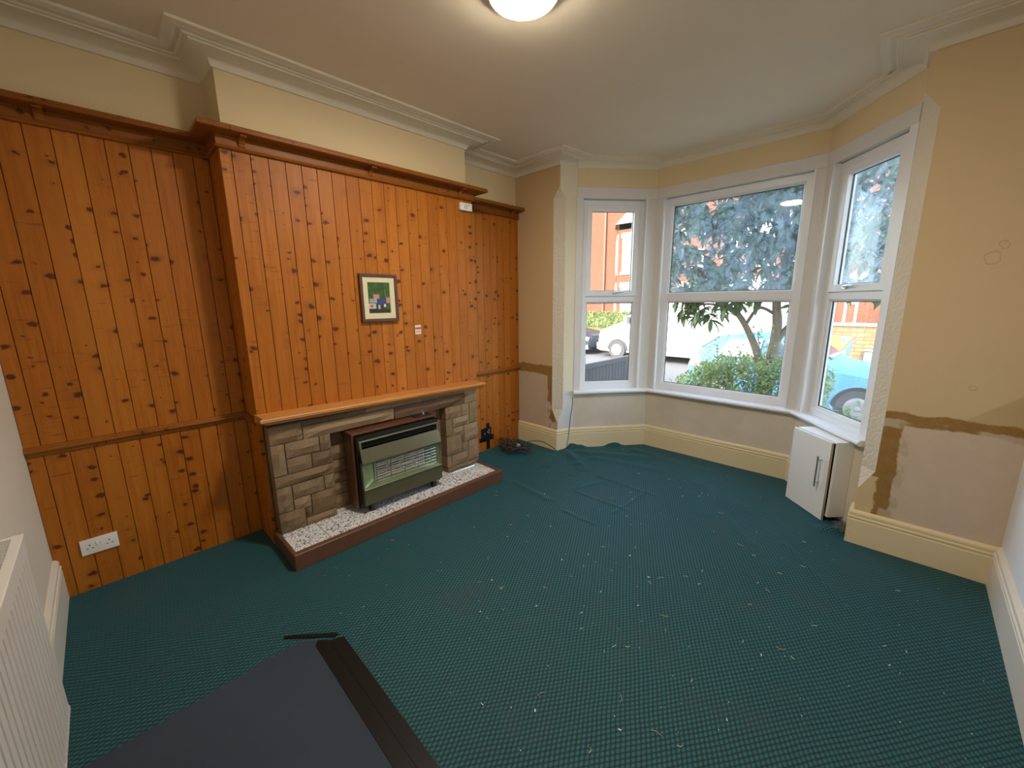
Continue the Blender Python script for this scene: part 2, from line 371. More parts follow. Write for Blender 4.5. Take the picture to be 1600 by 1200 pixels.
def pier(side):
    """front wall pier with stopped chamfer on its bay corner"""
    if side < 0: o, a, b, sx = -T, XA, BAY[0], 1
    else: o, a, b, sx = XR, XF, BAY[3], -1
    rv = Vector((b[0]-a, b[1]-YF)); rl = rv.length; rv.normalize()
    zs = [(0, 0), (0.24, 0), (0.30 if side < 0 else 0.36, 0.0), (0.43 if side < 0 else 0.49, 0.068), (2.47, 0.068), (2.56, 0), (H, 0)]
    mb = MB(); rows = []
    for z, c in zs:
        c = max(c, 0.0006)
        rows.append([(o, YF, z), (a-sx*c, YF, z), (a+rv.x*c, YF+rv.y*c, z), (b[0], b[1], z), (b[0]-sx*0.02, b[1]+0.22, z), (o, YF+0.25, z)])
    for i in range(len(rows)-1):
        for k in range(6):
            q = [rows[i][k], rows[i][(k+1) % 6], rows[i+1][(k+1) % 6], rows[i+1][k]]
            mb.add(q, [(0, 1, 2, 3)], 1 if (k == 1 and 2 <= i <= 4) else (2 if (k == 2 and side > 0) else 0))
    mb.add(rows[-1], [tuple(range(6))]); mb.add(rows[0], [tuple(range(6))])
    bm = mb.build('wall_front', [M_FRONT, M_ROUGH, M_ROUGH])
    return bm
wf1 = struct(pier(-1), 'cream pier left of the bay window with stripped plaster below'); wf2 = struct(pier(1), 'ochre pier right of the bay window with brown paste stains')
BEXT = [(0.600, 3.694)] + BAY[1:3] + [(2.909, 3.709)]
struct(MB().sweep(BAY, [(0, 0), (0, 0.60), (-0.2, 0.60), (-0.2, 0)]).build('wall_bay', M_APRON), 'bare grey plaster under the bay window sill')
struct(MB().sweep(BAY, [(0, 2.575), (0, H), (-0.2, H), (-0.2, 2.575)]).build('wall_bay_head', M_CREAM), 'cream band of wall above the bay window')

# --- cornice
def arc(cx, cz, r, a0, a1, n): return [(cx+r*math.cos(a0+(a1-a0)*i/n), cz+r*math.sin(a0+(a1-a0)*i/n)) for i in range(n+1)]
CP = [(0, -0.078), (0.012, -0.076), (0.014, -0.066)] + [(0.016+0.082*(1-math.cos(t)), -0.064+0.036*math.sin(t)) for t in [k*PI/2/5 for k in range(6)]] \
     + [(0.112, -0.028), (0.114, -0.020), (0.132, -0.022), (0.140, -0.014), (0.150, -0.014), (0.156, -0.018), (0.176, -0.018), (0.182, -0.013), (0.205, -0.012), (0.207, 0.0), (0, 0)]
PC = [(x, y) for x, y in PL] + [(XA, YF), (XA+0.03, YF+0.34)]
c1 = MB().sweep(PC, CP, H).build('trim_1', M_CORN, smooth=True); struct(c1, 'moulded plaster cornice around the chimney breast')
c2 = MB().sweep([(XF-0.01, YF+0.34), (XF, YF), (XR, YF), (XR, 0.0), (-T, 0.0)], CP, H).build('trim_2', M_CORN, smooth=True); struct(c2, 'moulded plaster cornice over the right pier')
CPB = [(o*0.5, z) for o, z in CP]
struct(MB().sweep(BAY, CPB, H).build('trim_3', M_CORN, smooth=True), 'slimmer plaster cornice round the bay')

# --- pine panelling : each board a piece of wall_left
def plank(y_or_x, w, z0, z1, face):      # face: fn(along, depth, z) -> world
    c, dp = 0.0024, 0.005; t = 0.016; g = 0.0006
    pr = [(g, -t), (w-g, -t), (w-g, -dp), (w-c, 0), (c, 0), (g, -dp)]
    return MB().prism(pr, lambda p, q, z: face(y_or_x+p, q, z), z0, z1).build('plank', WOOD_Z, wall_left)
pitch = 0.0895
def run(a0, a1, z0, z1, face, first=None):
    s = a0; w = first or pitch
    while s < a1-0.004:
        w2 = min(w, a1-s); plank(s, w2, z0, z1, face); s += w2; w = pitch
run(0.0, Y1-0.001, 0.0, 2.41, lambda a, q, z: (q, a, z), 0.058)
run(-0.0, D-0.016, 0.0, 2.41, lambda a, q, z: (a, Y1-q, z))
run(Y1, Y2, 0.79, 2.41, lambda a, q, z: (D+q, a, z), 0.056)
run(0.0, D-0.016, 0.0, 2.41, lambda a, q, z: (a, Y2+q, z))
run(Y2+0.001, YF-0.001, 0.0, 2.41, lambda a, q, z: (q, a, z), 0.075)
# narrow uprights either side of the stone surround, below the mantel
MB().box(D-0.016, D, Y1, 0.962, 0, 0.79).build('plank', WOOD_Z, wall_left)
MB().box(D-0.016, D, 2.618, Y2, 0, 0.79).build('plank', WOOD_Z, wall_left)

# --- plate shelf with frieze and brackets
PW = [(0.0005, 0), (0.0005, Y1), (D+0.0005, Y1), (D+0.0005, Y2), (0.0005, Y2), (0.0005, YF)]
shelf = struct(MB().sweep(PW, [(-0.03, 2.417), (0.094, 2.417), (0.099, 2.421), (0.099, 2.430), (0.095, 2.433), (0.095, 2.441), (0.088, 2.447), (-0.03, 2.447)]).build('trim_4', WOOD_Y), 'dark stained pine plate shelf running over the panelling')
MB().sweep(PW, [(-0.005, 2.362), (0.012, 2.362), (0.012, 2.417), (-0.005, 2.417)]).build('frieze_board', WOOD_Y, shelf)
MB().sweep(PW, [(-0.005, 2.348), (0.016, 2.348), (0.021, 2.353), (0.018, 2.360), (0.012, 2.364), (-0.005, 2.364)]).build('bead_moulding', WOOD_Y, shelf)
bp = [(0.012, 2.417), (0.078, 2.417), (0.078, 2.408)] + [(0.068-0.05*math.sin(t), 2.372+0.036*math.cos(t)) for t in [k*PI/2/5 for k in range(6)]] + [(0.012, 2.364)]
for (x0, yy) in ((D, 1.046), (D, 1.792), (D, 2.556), (0, 2.905), (0, 3.415), (0, 0.30)):
    MB().prism(bp, lambda p, q, t, x0=x0: (x0+p, t, q), yy-0.016, yy+0.016).build('bracket', WOOD_Y, shelf)

# --- dado rail
RP = [(-0.004, 0.795), (0.008, 0.795), (0.012, 0.801), (0.012, 0.809), (0.020, 0.813), (0.025, 0.823), (0.022, 0.832), (0.013, 0.836), (0.010, 0.844), (-0.004, 0.846)]
r1 = struct(MB().sweep([(0.0005, 0), (0.0005, Y1), (D-0.03, Y1)], RP).build('trim_5', WOOD_Y), 'pine dado rail across the left alcove')
r2 = struct(MB().sweep([(D-0.02, Y2), (0.0005, Y2), (0.0005, YF)], RP).build('trim_6', WOOD_Y), 'pine dado rail across the right alcove')

# --- skirting boards
SP = [(0, 0), (0.022, 0), (0.022, 0.158), (0.0185, 0.162), (0.0185, 0.166), (0.0225, 0.171), (0.0225, 0.180), (0.017, 0.184), (0.017, 0.188), (0.019, 0.194), (0.018, 0.206), (0.010, 0.216), (0, 0.219)]
struct(MB().sweep([(0.001, YF), (XA, YF)] + BAY[:3] + [(2.475, 4.247)], SP).build('baseboard_front', M_SKIRT), 'cream moulded skirting round the bay and left pier')
struct(MB().sweep([(2.907, 3.64), (XF, YF), (XR, YF)], SP).build('baseboard_pier', M_SKIRT), 'cream moulded skirting along the right pier')
SPW = [(o*1.1, z*1.06) for o, z in SP]
struct(MB().sweep([(XR, YF-0.018), (XR, 0)], SPW).build('baseboard_right', M_SKIRTW), 'white skirting along the right wall')
struct(MB().sweep([(XR, 0), (0.0, 0)], SPW).build('baseboard_back', M_SKIRTW), 'white skirting behind the radiator')

# --- floor and carpet
struct(MB().box(-0.2, XR+0.15, -0.12, 4.62, -0.10, -0.012).build('floor', plain('floor_boards', (0.16, 0.10, 0.05), 0.8)), 'boards under the carpet')
POLY = [(0, 0), (XR, 0), (XR, YF), (2.91, YF), (2.90, 3.72), (2.42, 4.31), (1.106, 4.31), (0.60, 3.70), (0.54, YF), (0, YF)]
def inside(x, y):
    c = False; n = len(POLY)
    for i in range(n):
        (x1, y1), (x2, y2) = POLY[i], POLY[(i+1) % n]
        if (y1 > y) != (y2 > y) and x < (x2-x1)*(y-y1)/(y2-y1)+x1: c = not c
    return c
RIDGES = [((1.19, 3.25), (1.72, 3.255), 0.011, 0.011), ((1.23, 2.885), (1.68, 2.89), 0.010, 0.011), ((1.35, 2.568), (1.62, 2.56), 0.010, 0.011),
          ((1.64, 2.79), (1.66, 3.25), 0.007, 0.012), ((1.30, 3.20), (1.20, 2.90), 0.006, 0.013),
          ((0.62, 3.55), (1.02, 3.30), 0.030, 0.045), ((0.98, 3.26), (1.02, 3.12), 0.014, 0.025), ((0.58, 3.35), (0.72, 3.12), 0.018, 0.035),
          ((0.60, 3.66), (0.68, 3.74), 0.055, 0.05), ((0.86, 4.00), (0.92, 4.08), 0.045, 0.04), ((0.70, 3.62), (1.30, 3.92), 0.018, 0.06), ((0.95, 3.60), (1.55, 3.75), 0.012, 0.05),
          ((1.15, 4.05), (1.85, 4.02), 0.012, 0.06), ((0.75, 2.66), (1.15, 2.62), 0.012, 0.03), ((2.20, 3.35), (2.48, 3.05), 0.006, 0.02), ((2.62, 3.20), (2.95, 2.82), 0.009, 0.012),
          ((1.9, 3.7), (2.35, 3.5), 0.010, 0.06), ((2.78, 3.56), (2.87, 3.62), 0.03, 0.04)]
def carpet_z(x, y):
    z = 0.0
    for (a, b, h, w) in RIDGES:
        ax, ay = a; bx, by = b; dx, dy = bx-ax, by-ay; L2 = dx*dx+dy*dy
        t = max(0, min(1, ((x-ax)*dx+(y-ay)*dy)/L2)); d2 = (x-ax-t*dx)**2+(y-ay-t*dy)**2
        if d2 < 9*w*w: z += h*math.exp(-d2/(w*w))*(0.75+0.5*mnoise.noise((x*9, y*9, 1)))
    if y > 2.6 and x > 0.7: z += 0.004*(mnoise.noise((x*3.1, y*3.1, 4))+0.3)*min(1, (y-2.6))
    return max(z, 0.0)
st = 0.0117; nx, ny = int(XR/st)+1, int(4.32/st)+1; vid = {}; cv = []; cf = []
def vv(i, j):
    if (i, j) not in vid:
        x, y = min(i*st, XR), j*st; vid[(i, j)] = len(cv); cv.append((x, y, carpet_z(x, y)))
    return vid[(i, j)]
for i in range(nx):
    for j in range(ny):
        if inside(i*st+st/2, j*st+st/2) and not (i*st < 0.60 and 0.975 < j*st < 2.575): cf.append((vv(i, j), vv(i+1, j), vv(i+1, j+1), vv(i, j+1)))
carpet = MB().add(cv, cf).build('carpet', M_CARPET, smooth=True, origin=(0, 0, 0))
tag(carpet, 'teal waffle weave carpet covering the floor, rumpled near the bay', 'carpet')

# ================================================================== BAY WINDOWS
def frame_of(A, B):
    a = Vector((A[0], A[1], 0)); d = Vector((B[0]-A[0], B[1]-A[1], 0)); L = d.length; d.normalize(); n = Vector((d.y, -d.x, 0))
    return (lambda u, v, k: a + d*u + n*k + Vector((0, 0, v))), L      # k>0 = into the room
def ring(mb, fn, u0, u1, v0, v1, w, k0, k1, bv=0.006):
    """one closed rectangular frame, outer u0..u1 x v0..v1, bar width w, slightly chamfered on its room edge"""
    def loop(i, k): return [fn(u0+i, v0+i, k), fn(u1-i, v0+i, k), fn(u1-i, v1-i, k), fn(u0+i, v1-i, k)]
    loops = [loop(0, k0), loop(0, k1-bv*0.3), loop(bv*0.3, k1), loop(w-bv, k1), loop(w, k1-bv), loop(w, k0)]
    v = [p for l in loops for p in l]; f = []
    for a in range(6):
        b = (a+1) % 6
        for j in range(4): f.append((a*4+j, a*4+(j+1) % 4, b*4+(j+1) % 4, b*4+j))
    mb.add(v, f); return mb
def bar(mb, fn, u0, u1, v0, v1, k0, k1):
    v = [fn(u, q, k) for k in (k0, k1) for q in (v0, v1) for u in (u0, u1)]
    return mb.add(v, [(0, 1, 3, 2), (4, 6, 7, 5), (0, 4, 5, 1), (2, 3, 7, 6), (0, 2, 6, 4), (1, 5, 7, 3)])
KF = -0.045          # room face of the frames
VT0, VT1 = 1.515, 1.585   # transom
def window(idx, A, B, u0, u1, casement, handle_u, label):
    fn, L = frame_of(A, B)
    fr = ring(MB(), fn, u0, u1, ZSILL, ZHEAD-0.004, 0.062, KF-0.06, KF).build('window_%d' % idx, M_UPVC); struct(fr, label)
    bar(MB(), fn, u0+0.060, u1-0.060, VT0, VT1, KF-0.055, KF-0.002).build('transom', M_UPVC, fr)
    iu0, iu1 = u0+0.062, u1-0.062; top, bot = ZHEAD-0.066, ZSILL+0.062
    if casement:
        sa = ring(MB(), fn, iu0-0.012, iu1+0.012, VT1-0.014, top+0.012, 0.052, KF-0.05, KF+0.012).build('sash', M_UPVC, fr)
        gu0, gu1, gv0, gv1 = iu0+0.040, iu1-0.040, VT1+0.038, top-0.040
        h = MB(); hv = VT1+0.012; bar(h, fn, handle_u-0.012, handle_u+0.025, hv-0.006, hv+0.010, KF+0.010, KF+0.028)
        h.tube([fn(handle_u+0.005, hv+0.004, KF+0.022), fn(handle_u+0.015, hv+0.008, KF+0.036), fn(handle_u+0.055, hv+0.014, KF+0.040), fn(handle_u+0.105, hv+0.014, KF+0.036)], [0.008, 0.008, 0.0065, 0.005], 8)
        h.build('handle', M_CHROME, sa, smooth=True)
    else:
        bd = ring(MB(), fn, iu0, iu1, VT1, top, 0.014, KF-0.03, KF-0.008, 0.01).build('glazing_bead', M_UPVC, fr)
        gu0, gu1, gv0, gv1 = iu0+0.014, iu1-0.014, VT1+0.014, top-0.014
    ring(MB(), fn, iu0, iu1, bot, VT0, 0.014, KF-0.03, KF-0.008, 0.01).build('glazing_bead', M_UPVC, fr)
    gk = ring(MB(), fn, gu0-0.006, gu1+0.006, gv0-0.006, gv1+0.006, 0.010, KF-0.034, KF-0.024, 0.002).build('gasket', M_BLACK, fr)
    ring(MB(), fn, iu0+0.008, iu1-0.008, bot+0.008, VT0-0.008, 0.010, KF-0.034, KF-0.024, 0.002).build('gasket', M_BLACK, fr)
    bar(MB(), fn, gu0-0.004, gu1+0.004, gv0-0.004, gv1+0.004, KF-0.036, KF-0.031).build('pane', M_GLASS if idx == 1 else M_GLASSD, fr)
    bar(MB(), fn, iu0+0.010, iu1-0.010, bot+0.010, VT0-0.010, KF-0.036, KF-0.031).build('pane', M_GLASS, fr)
    return fr
S1, S2, S3 = (BAY[0], BAY[1]), (BAY[1], BAY[2]), (BAY[2], BAY[3])
f1, L1 = frame_of(*S1); f2, L2 = frame_of(*S2); f3, L3 = frame_of(*S3)
w1 = window(1, *S1, 0.062, 0.690, True, 0.40, 'narrow left bay window with open view to brick house')
w2 = window(2, *S2, 0.070, L2-0.070, False, 0, 'wide centre bay window facing the tree')
w3 = window(3, *S3, L3-0.690, L3-0.055, True, L3-0.45, 'narrow right bay window with grey stone reveal outside')
# white corner posts, side boards and the head board round all three lights
def post(fa, ua, fb, ub):
    mb = MB(); a = [fa(ua, 0, 0), fa(ua, 0, KF-0.06), fb(ub, 0, KF-0.06), fb(ub, 0, 0)]; mid = (fa(ua, 0, 0)+fb(ub, 0, 0))/2
    c = fb(0, 0, 0); pl = [a[0], a[1], a[2], a[3], c]
    mb.prism([(p.x, p.y) for p in pl], lambda p, q, z: (p, q, z), ZSILL-0.01, ZHEAD); return mb
p1 = struct(post(f1, 0.688, f2, 0.072).build('trim_7', M_BOARD), 'white corner post between left and centre windows')
p2 = struct(post(f2, L2-0.072, f3, L3-0.688).build('trim_8', M_BOARD), 'white corner post between centre and right windows')
for fn, u, par in ((f1, 0.684, p1), (f2, 0.066, p1), (f2, L2-0.078, p2), (f3, L3-0.700, p2)):
    bar(MB(), fn, u, u+0.014, ZSILL, ZHEAD, KF-0.01, 0.006).build('bead', M_UPVC, par)
b1 = struct(bar(MB(), f1, -0.002, 0.064, ZSILL-0.01, ZHEAD+0.003, -0.105, 0.006).build('trim_9', M_BOARD), 'white side board left of the bay window')
b2 = struct(bar(MB(), f3, L3-0.057, L3+0.002, ZSILL-0.01, ZHEAD+0.003, -0.105, 0.006).build('trim_10', M_UPVC), 'white side board right of the bay window')
struct(MB().sweep(BAY, [(-0.105, ZHEAD-0.002), (0.006, ZHEAD-0.002), (0.008, ZHEAD+0.002), (0.008, 2.573), (0.004, 2.577), (-0.105, 2.577)]).build('trim_11', M_BOARD), 'white head board over the bay windows')
nose = [(0.030+0.022*math.cos(t), 0.600+0.020*math.sin(t)) for t in [(-PI/2)+k*PI/8 for k in range(9)]]
sill = struct(MB().sweep(BEXT, [(-0.16, 0.580)] + nose + [(-0.16, 0.621)]).build('trim_12', M_UPVC, smooth=True), 'white rounded sill running round the bay')
def mk_brick(name, c1, c2, mort, sc=1.0):
    m = Mat(name); p = m.pos(); x, y, z = m.xyz(p)
    v = m.comb(m.math('ADD', x, y), z, 0.0)
    b = m.n('ShaderNodeTexBrick'); m.L(v, b.inputs['Vector']); m.put(b.inputs['Color1'], c1); m.put(b.inputs['Color2'], c2); m.put(b.inputs['Mortar'], mort)
    b.inputs['Scale'].default_value = 1.0; b.inputs['Brick Width'].default_value = 0.225*sc; b.inputs['Row Height'].default_value = 0.075*sc; b.inputs['Mortar Size'].default_value = 0.010*sc
    c = m.mix(m.math('MULTIPLY', m.noise(p, 2.0, 3), 0.5), b.outputs[0], tuple(0.8*q for q in c2))
    m.bsdf(c, 0.9, 0, m.bump(m.math('SUBTRACT', 1.0, b.outputs[1]), 0.4, 0.01), 0.2); return m.m
M_BRICK = mk_brick('orange_brick', (0.13, 0.037, 0.018), (0.105, 0.029, 0.014), (0.09, 0.066, 0.048))
M_YSTONE = mk_brick('yellow_stone_blocks', (0.17, 0.125, 0.062), (0.13, 0.092, 0.045), (0.075, 0.06, 0.038), 1.6)
M_ROOF = plain('roof_tiles', (0.24, 0.14, 0.10), 0.85, var=0.3, scale=4, bump=0.4)
# own house: outer face of the bay, plus unseen upper storey and roof added to shade the garden
struct(MB().sweep([(x, y) for x, y in [(0.45, 3.80), (1.02, 4.52), (2.50, 4.52), (3.05, 3.82)]], [(0, -0.5), (0, 0.57), (-0.03, 0.57), (-0.03, -0.5)]).build('wall_outer', M_BRICK), 'brick outer face below the bay')
up = MB().box(-1.0, 4.6, -6.0, 3.9, H+0.152, 5.6)
up.prism([(-6.3, 5.6), (4.2, 5.6), (-1.0, 8.4)], lambda p, q, t: (t, p, q), -1.1, 4.7)
struct(up.build('roof', M_BRICK), 'unseen upper storey and roof mass added to shade the front garden')

# ================================================================== FIREPLACE
fp = tag(empty('fireplace', (0.40, 1.79, 0.0)), 'split sandstone fireplace surround with oak mantel and raised hearth', 'fireplace')
MB().box(D-0.016, 0.342, 0.972, 1.318, 0.088, 0.80).build('mortar_bed', M_MORTAR, fp)
MB().box(D-0.016, 0.342, 2.282, 2.608, 0.088, 0.80).build('mortar_bed', M_MORTAR, fp)
MB().box(D-0.016, 0.342, 1.318, 2.282, 0.700, 0.80).build('mortar_bed', M_MORTAR, fp)
MB().box(D-0.010, 0.270, 1.318, 2.282, 0.088, 0.70).build('mortar_bed', M_MORTAR, fp)
def stone(y0, y1, z0, z1, xb=0.262, xf=0.362, rough=0.011, lab=None):
    """one block, split face"""
    g = 0.0035; y0 += g; y1 -= g; z0 += g; z1 -= g; ny = max(2, min(5, int((y1-y0)/0.035))); nz = max(2, min(4, int((z1-z0)/0.035)))
    sd = R_.random()*50; v = []; f = []
    for i in range(ny+1):
        for j in range(nz+1):
            a, b = i/ny, j/nz; e = (i in (0, ny)) or (j in (0, nz))
            x = xf-0.014 if e else xf + rough*(mnoise.noise((sd+a*2.4, b*2.1, sd))*1.6)
            jy = 0.003*mnoise.noise((sd, a*5, b*5)) if e else 0; jz = 0.003*mnoise.noise((a*5, sd, b*5)) if e else 0
            v.append((x, y0+(y1-y0)*a+jy, z0+(z1-z0)*b+jz))
    idx = lambda i, j: i*(nz+1)+j
    for i in range(ny):
        for j in range(nz): f.append((idx(i, j), idx(i+1, j), idx(i+1, j+1), idx(i, j+1)))
    bd = [idx(i, 0) for i in range(ny+1)] + [idx(ny, j) for j in range(1, nz+1)] + [idx(i, nz) for i in range(ny-1, -1, -1)] + [idx(0, j) for j in range(nz-1, 0, -1)]
    o = len(v); 
    for q in bd: v.append((xb, v[q][1], v[q][2]))
    for k in range(len(bd)): k2 = (k+1) % len(bd); f.append((bd[k], bd[k2], o+k2, o+k))
    f.append(tuple(range(o, o+len(bd))))
    return MB().add(v, f).build('stone', M_STONE, fp)
for s in [ # left pier
    (0.965, 1.158, 0.680, 0.795), (0.965, 1.045, 0.475, 0.680), (1.045, 1.252, 0.577, 0.680), (1.252, 1.326, 0.572, 0.680), (1.045, 1.194, 0.475, 0.577), (1.194, 1.326, 0.475, 0.572),
    (0.965, 1.326, 0.400, 0.475), (0.965, 1.057, 0.230, 0.400), (1.057, 1.256, 0.300, 0.400), (1.256, 1.326, 0.300, 0.400), (1.057, 1.163, 0.218, 0.300), (1.163, 1.322, 0.146, 0.300),
    (0.965, 1.121, 0.090, 0.230), (1.121, 1.163, 0.146, 0.218), (1.121, 1.322, 0.090, 0.146),
    # lintel and the thin course above
    (1.158, 1.80, 0.675, 0.762), (1.80, 2.468, 0.668, 0.762), (1.158, 1.578, 0.762, 0.797), (1.578, 2.05, 0.762, 0.797), (2.05, 2.468, 0.762, 0.797),
    # right pier
    (2.468, 2.615, 0.668, 0.795), (2.262, 2.432, 0.563, 0.668), (2.432, 2.517, 0.563, 0.668), (2.517, 2.615, 0.478, 0.668), (2.262, 2.333, 0.412, 0.563), (2.333, 2.517, 0.478, 0.563), (2.333, 2.454, 0.398, 0.478),
    (2.454, 2.615, 0.325, 0.478), (2.262, 2.427, 0.240, 0.412), (2.427, 2.454, 0.325, 0.398), (2.427, 2.498, 0.235, 0.325), (2.498, 2.615, 0.140, 0.325), (2.262, 2.310, 0.135, 0.240), (2.310, 2.498, 0.135, 0.238), (2.262, 2.615, 0.090, 0.135)]:
    stone(*s)
# stones lining the recess
zz = [0.09, 0.20, 0.285, 0.36, 0.455, 0.565, 0.675]
for i in range(6):
    for (a, b) in ((1.322, 1.44 if i % 2 else 1.50), (1.44 if i % 2 else 1.50, 1.76), (1.76, 2.06 if i % 2 else 2.0), (2.06 if i % 2 else 2.0, 2.264)):
        stone(a, b, zz[i], zz[i+1], 0.255, 0.285, 0.003)
# mantel: a board with a moulded front edge, very slightly out of level
def mtilt(p): return Vector((p.x, p.y, p.z - (p.y-1.79)*0.020))
mp = [(D-0.016, 0.802), (0.372, 0.802), (0.376, 0.808), (0.384, 0.811), (0.386, 0.817), (0.402, 0.820), (0.412, 0.826), (0.416, 0.833), (0.413, 0.838), (0.418, 0.842), (0.411, 0.850), (0.398, 0.853), (D-0.016, 0.853)]
prof_off = [(x-D, z) for x, z in mp]
mant = MB().sweep([(D-0.02, Y1+0.012), (D, Y1+0.012), (D, Y2-0.068), (D-0.02, Y2-0.068)][1:3], prof_off, 0.0)
mant = MB(); e0, e1 = Y1-0.022, Y2-0.022
for i in range(len(mp)): pass
ins = [0.418-x for x, z in mp]     # ends mitred like the front
vv_ = []; ff_ = []; n_ = len(mp)
for (x, z) in mp: vv_.append((x, e0+min(0.05, max(0, 0.418-x)) if x > 0.3 else e0+0.012, z))
for (x, z) in mp: vv_.append((x, e1-min(0.05, max(0, 0.418-x)) if x > 0.3 else e1-0.012, z))
for i in range(n_): ff_.append((i, (i+1) % n_, (i+1) % n_+n_, i+n_))
ff_ += [tuple(range(n_))[::-1], tuple(range(n_, 2*n_))]
MB().add(vv_, ff_).xf(mtilt).build('mantel', WOOD_MANTEL, fp)
# hearth
HX, HY0, HY1 = 0.660, 0.942, 2.612
MB().box(0.262, 0.64, HY0+0.01, HY1-0.01, 0.0, 0.076).build('hearth_slab', M_MORTAR, fp)
for (a, b) in ((HY0+0.022, 1.173), (1.173, 1.768), (1.768, 2.390), (2.390, HY1-0.022)):
    MB().bev(0.262, 0.618, a+0.0012, b-0.0012, 0.070, 0.089, 0.002, 1).build('hearth_tile', M_TILE, fp)
MB().bev(0.618, HX, HY0, HY1, 0.0, 0.102, 0.003, 1).build('hearth_kerb', WOOD_KERB, fp)
MB().bev(D+0.001, 0.618, HY0, HY0+0.022, 0.0, 0.100, 0.003, 1).build('hearth_kerb', WOOD_KERB, fp)
MB().bev(D+0.001, 0.618, HY1-0.022, HY1, 0.0, 0.100, 0.003, 1).build('hearth_kerb', WOOD_KERB, fp)

# --- gas fire
gf = tag(empty('gas_fire', (0.42, 1.78, 0.089)), 'olive and brown veneer gas fire standing in the stone recess', 'gas fire')
G0, G1 = 1.425, 2.105
M_OLIVE = plain('olive_enamel', (0.130, 0.115, 0.062), 0.33, 0.35, var=0.05)
M_OLIVEL = plain('olive_trim', (0.27, 0.26, 0.16), 0.3, 0.5)
MB().bev(0.300, 0.438, G0, G0+0.016, 0.118, 0.648, 0.002, 1).build('side_panel', WOOD_DK, gf)
MB().bev(0.300, 0.438, G1-0.016, G1, 0.118, 0.648, 0.002, 1).build('side_panel', WOOD_DK, gf)
MB().bev(0.300, 0.440, G0, G1, 0.648, 0.664, 0.003, 1).build('top_panel', WOOD_DK, gf)
MB().box(0.300, 0.320, G0+0.016, G1-0.016, 0.118, 0.648).build('back_panel', M_BLACK, gf)
MB().box(0.320, 0.470, G0+0.016, G1-0.016, 0.140, 0.160).build('base_tray', M_BLACK, gf)
yl, yr = G0+0.030, G1-0.012
MB().box(0.436, 0.466, G0+0.018, yl+0.008, 0.125, 0.640).build('front_upright', M_BLACK, gf)
MB().box(0.436, 0.466, yr-0.008, G1-0.004, 0.125, 0.640).build('front_upright', M_BLACK, gf)
MB().box(0.436, 0.474, yl, yr, 0.622, 0.640).build('top_rail', M_BLACK, gf)
MB().bev(0.440, 0.486, yl, yr, 0.604, 0.614, 0.002, 1).build('hood_rail', M_OLIVEL, gf)
for k in range(3): MB().box(0.430, 0.470-0.004*k, yl+0.02, yr-0.02, 0.566+0.013*k, 0.572+0.013*k).build('vent_slat', M_BLACK, gf)
MB().box(0.400, 0.440, yl, yr, 0.555, 0.606).build('vent_back', M_DARK, gf)
for a, b in ((yl, yl+0.014), (yr-0.014, yr)): MB().box(0.440, 0.484, a, b, 0.552, 0.606).build('hood_end', M_OLIVEL, gf)
hood = [(0.478, 0.556), (0.486, 0.556), (0.512, 0.462), (0.510, 0.452), (0.500, 0.452), (0.470, 0.548)]
MB().prism(hood, lambda p, q, t: (p, t, q), yl, yr).build('hood', M_OLIVE, gf)
lower = [(0.470, 0.160), (0.500, 0.152), (0.508, 0.158), (0.506, 0.262), (0.498, 0.268), (0.470, 0.262)]
MB().prism(lower, lambda p, q, t: (p, t, q), yl, yr).build('lower_panel', M_OLIVE, gf)
MB().bev(0.494, 0.512, yl, yr, 0.265, 0.273, 0.002, 1).build('trim_strip', M_CHROME, gf)
MB().box(0.470, 0.500, yl, yl+0.006, 0.26, 0.46).build('end_cheek', M_OLIVEL, gf)
MB().box(0.470, 0.500, yr-0.006, yr, 0.26, 0.46).build('end_cheek', M_OLIVEL, gf)
M_REFL = plain('green_tinted_reflector', (0.40, 0.47, 0.25), 0.28, 0.75, var=0.25, scale=25)
ryl, ryr = yl+0.105, yr-0.105
MB().prism([(0.49, yl+0.006), (0.440, ryl), (0.435, ryl), (0.484, yl+0.006)], lambda p, q, t: (p, q, t), 0.270, 0.455).build('reflector', M_REFL, gf)
MB().prism([(0.49, yr-0.006), (0.440, ryr), (0.435, ryr), (0.484, yr-0.006)], lambda p, q, t: (p, q, t), 0.270, 0.455).build('reflector', M_REFL, gf)
MB().prism([(0.432, 0.292), (0.494, 0.270), (0.494, 0.265), (0.432, 0.286)], lambda p, q, t: (p, t, q), yl+0.01, yr-0.01).build('reflector', M_REFL, gf)
MB().box(0.420, 0.432, ryl-0.02, ryr+0.02, 0.27, 0.47).build('burner_back', M_DARK, gf)
M_CER = plain('ceramic_radiant', (0.60, 0.55, 0.46), 0.8, var=0.12, scale=30)
npl = 4; wpl = (ryr-ryl-0.01)/npl
for k in range(npl):
    a = ryl+0.005+k*wpl; r_ = MB()
    ring(r_, lambda u, v, k, a=a: Vector((0.434+k, a+u, v)), 0.003, wpl-0.003, 0.292, 0.458, 0.006, 0.0, 0.008, 0.001)
    rad = r_.build('radiant', M_CER, gf)
    for j in range(9): MB().box(0.434, 0.444, a+0.004, a+wpl-0.004, 0.298+j*0.0175, 0.298+j*0.0175+0.0085).build('radiant_bar', M_CER, rad)
for k in range(7):
    z = 0.290+k*0.024
    MB().tube([(0.450, ryl-0.012, z), (0.470, ryl-0.008, z), (0.476, (ryl+ryr)/2, z), (0.476, yr-0.030, z), (0.470, yr-0.022, z), (0.452, yr-0.020, z)], 0.0026, 6).build('guard_wire', M_CHROME, gf)
for k in range(5):
    yv = ryl+0.004+(ryr-ryl+0.02)*k/4
    MB().tube([(0.4775, yv, 0.284), (0.4785, yv, 0.36), (0.4775, yv, 0.452)], 0.0028, 6).build('guard_wire', M_CHROME, gf)
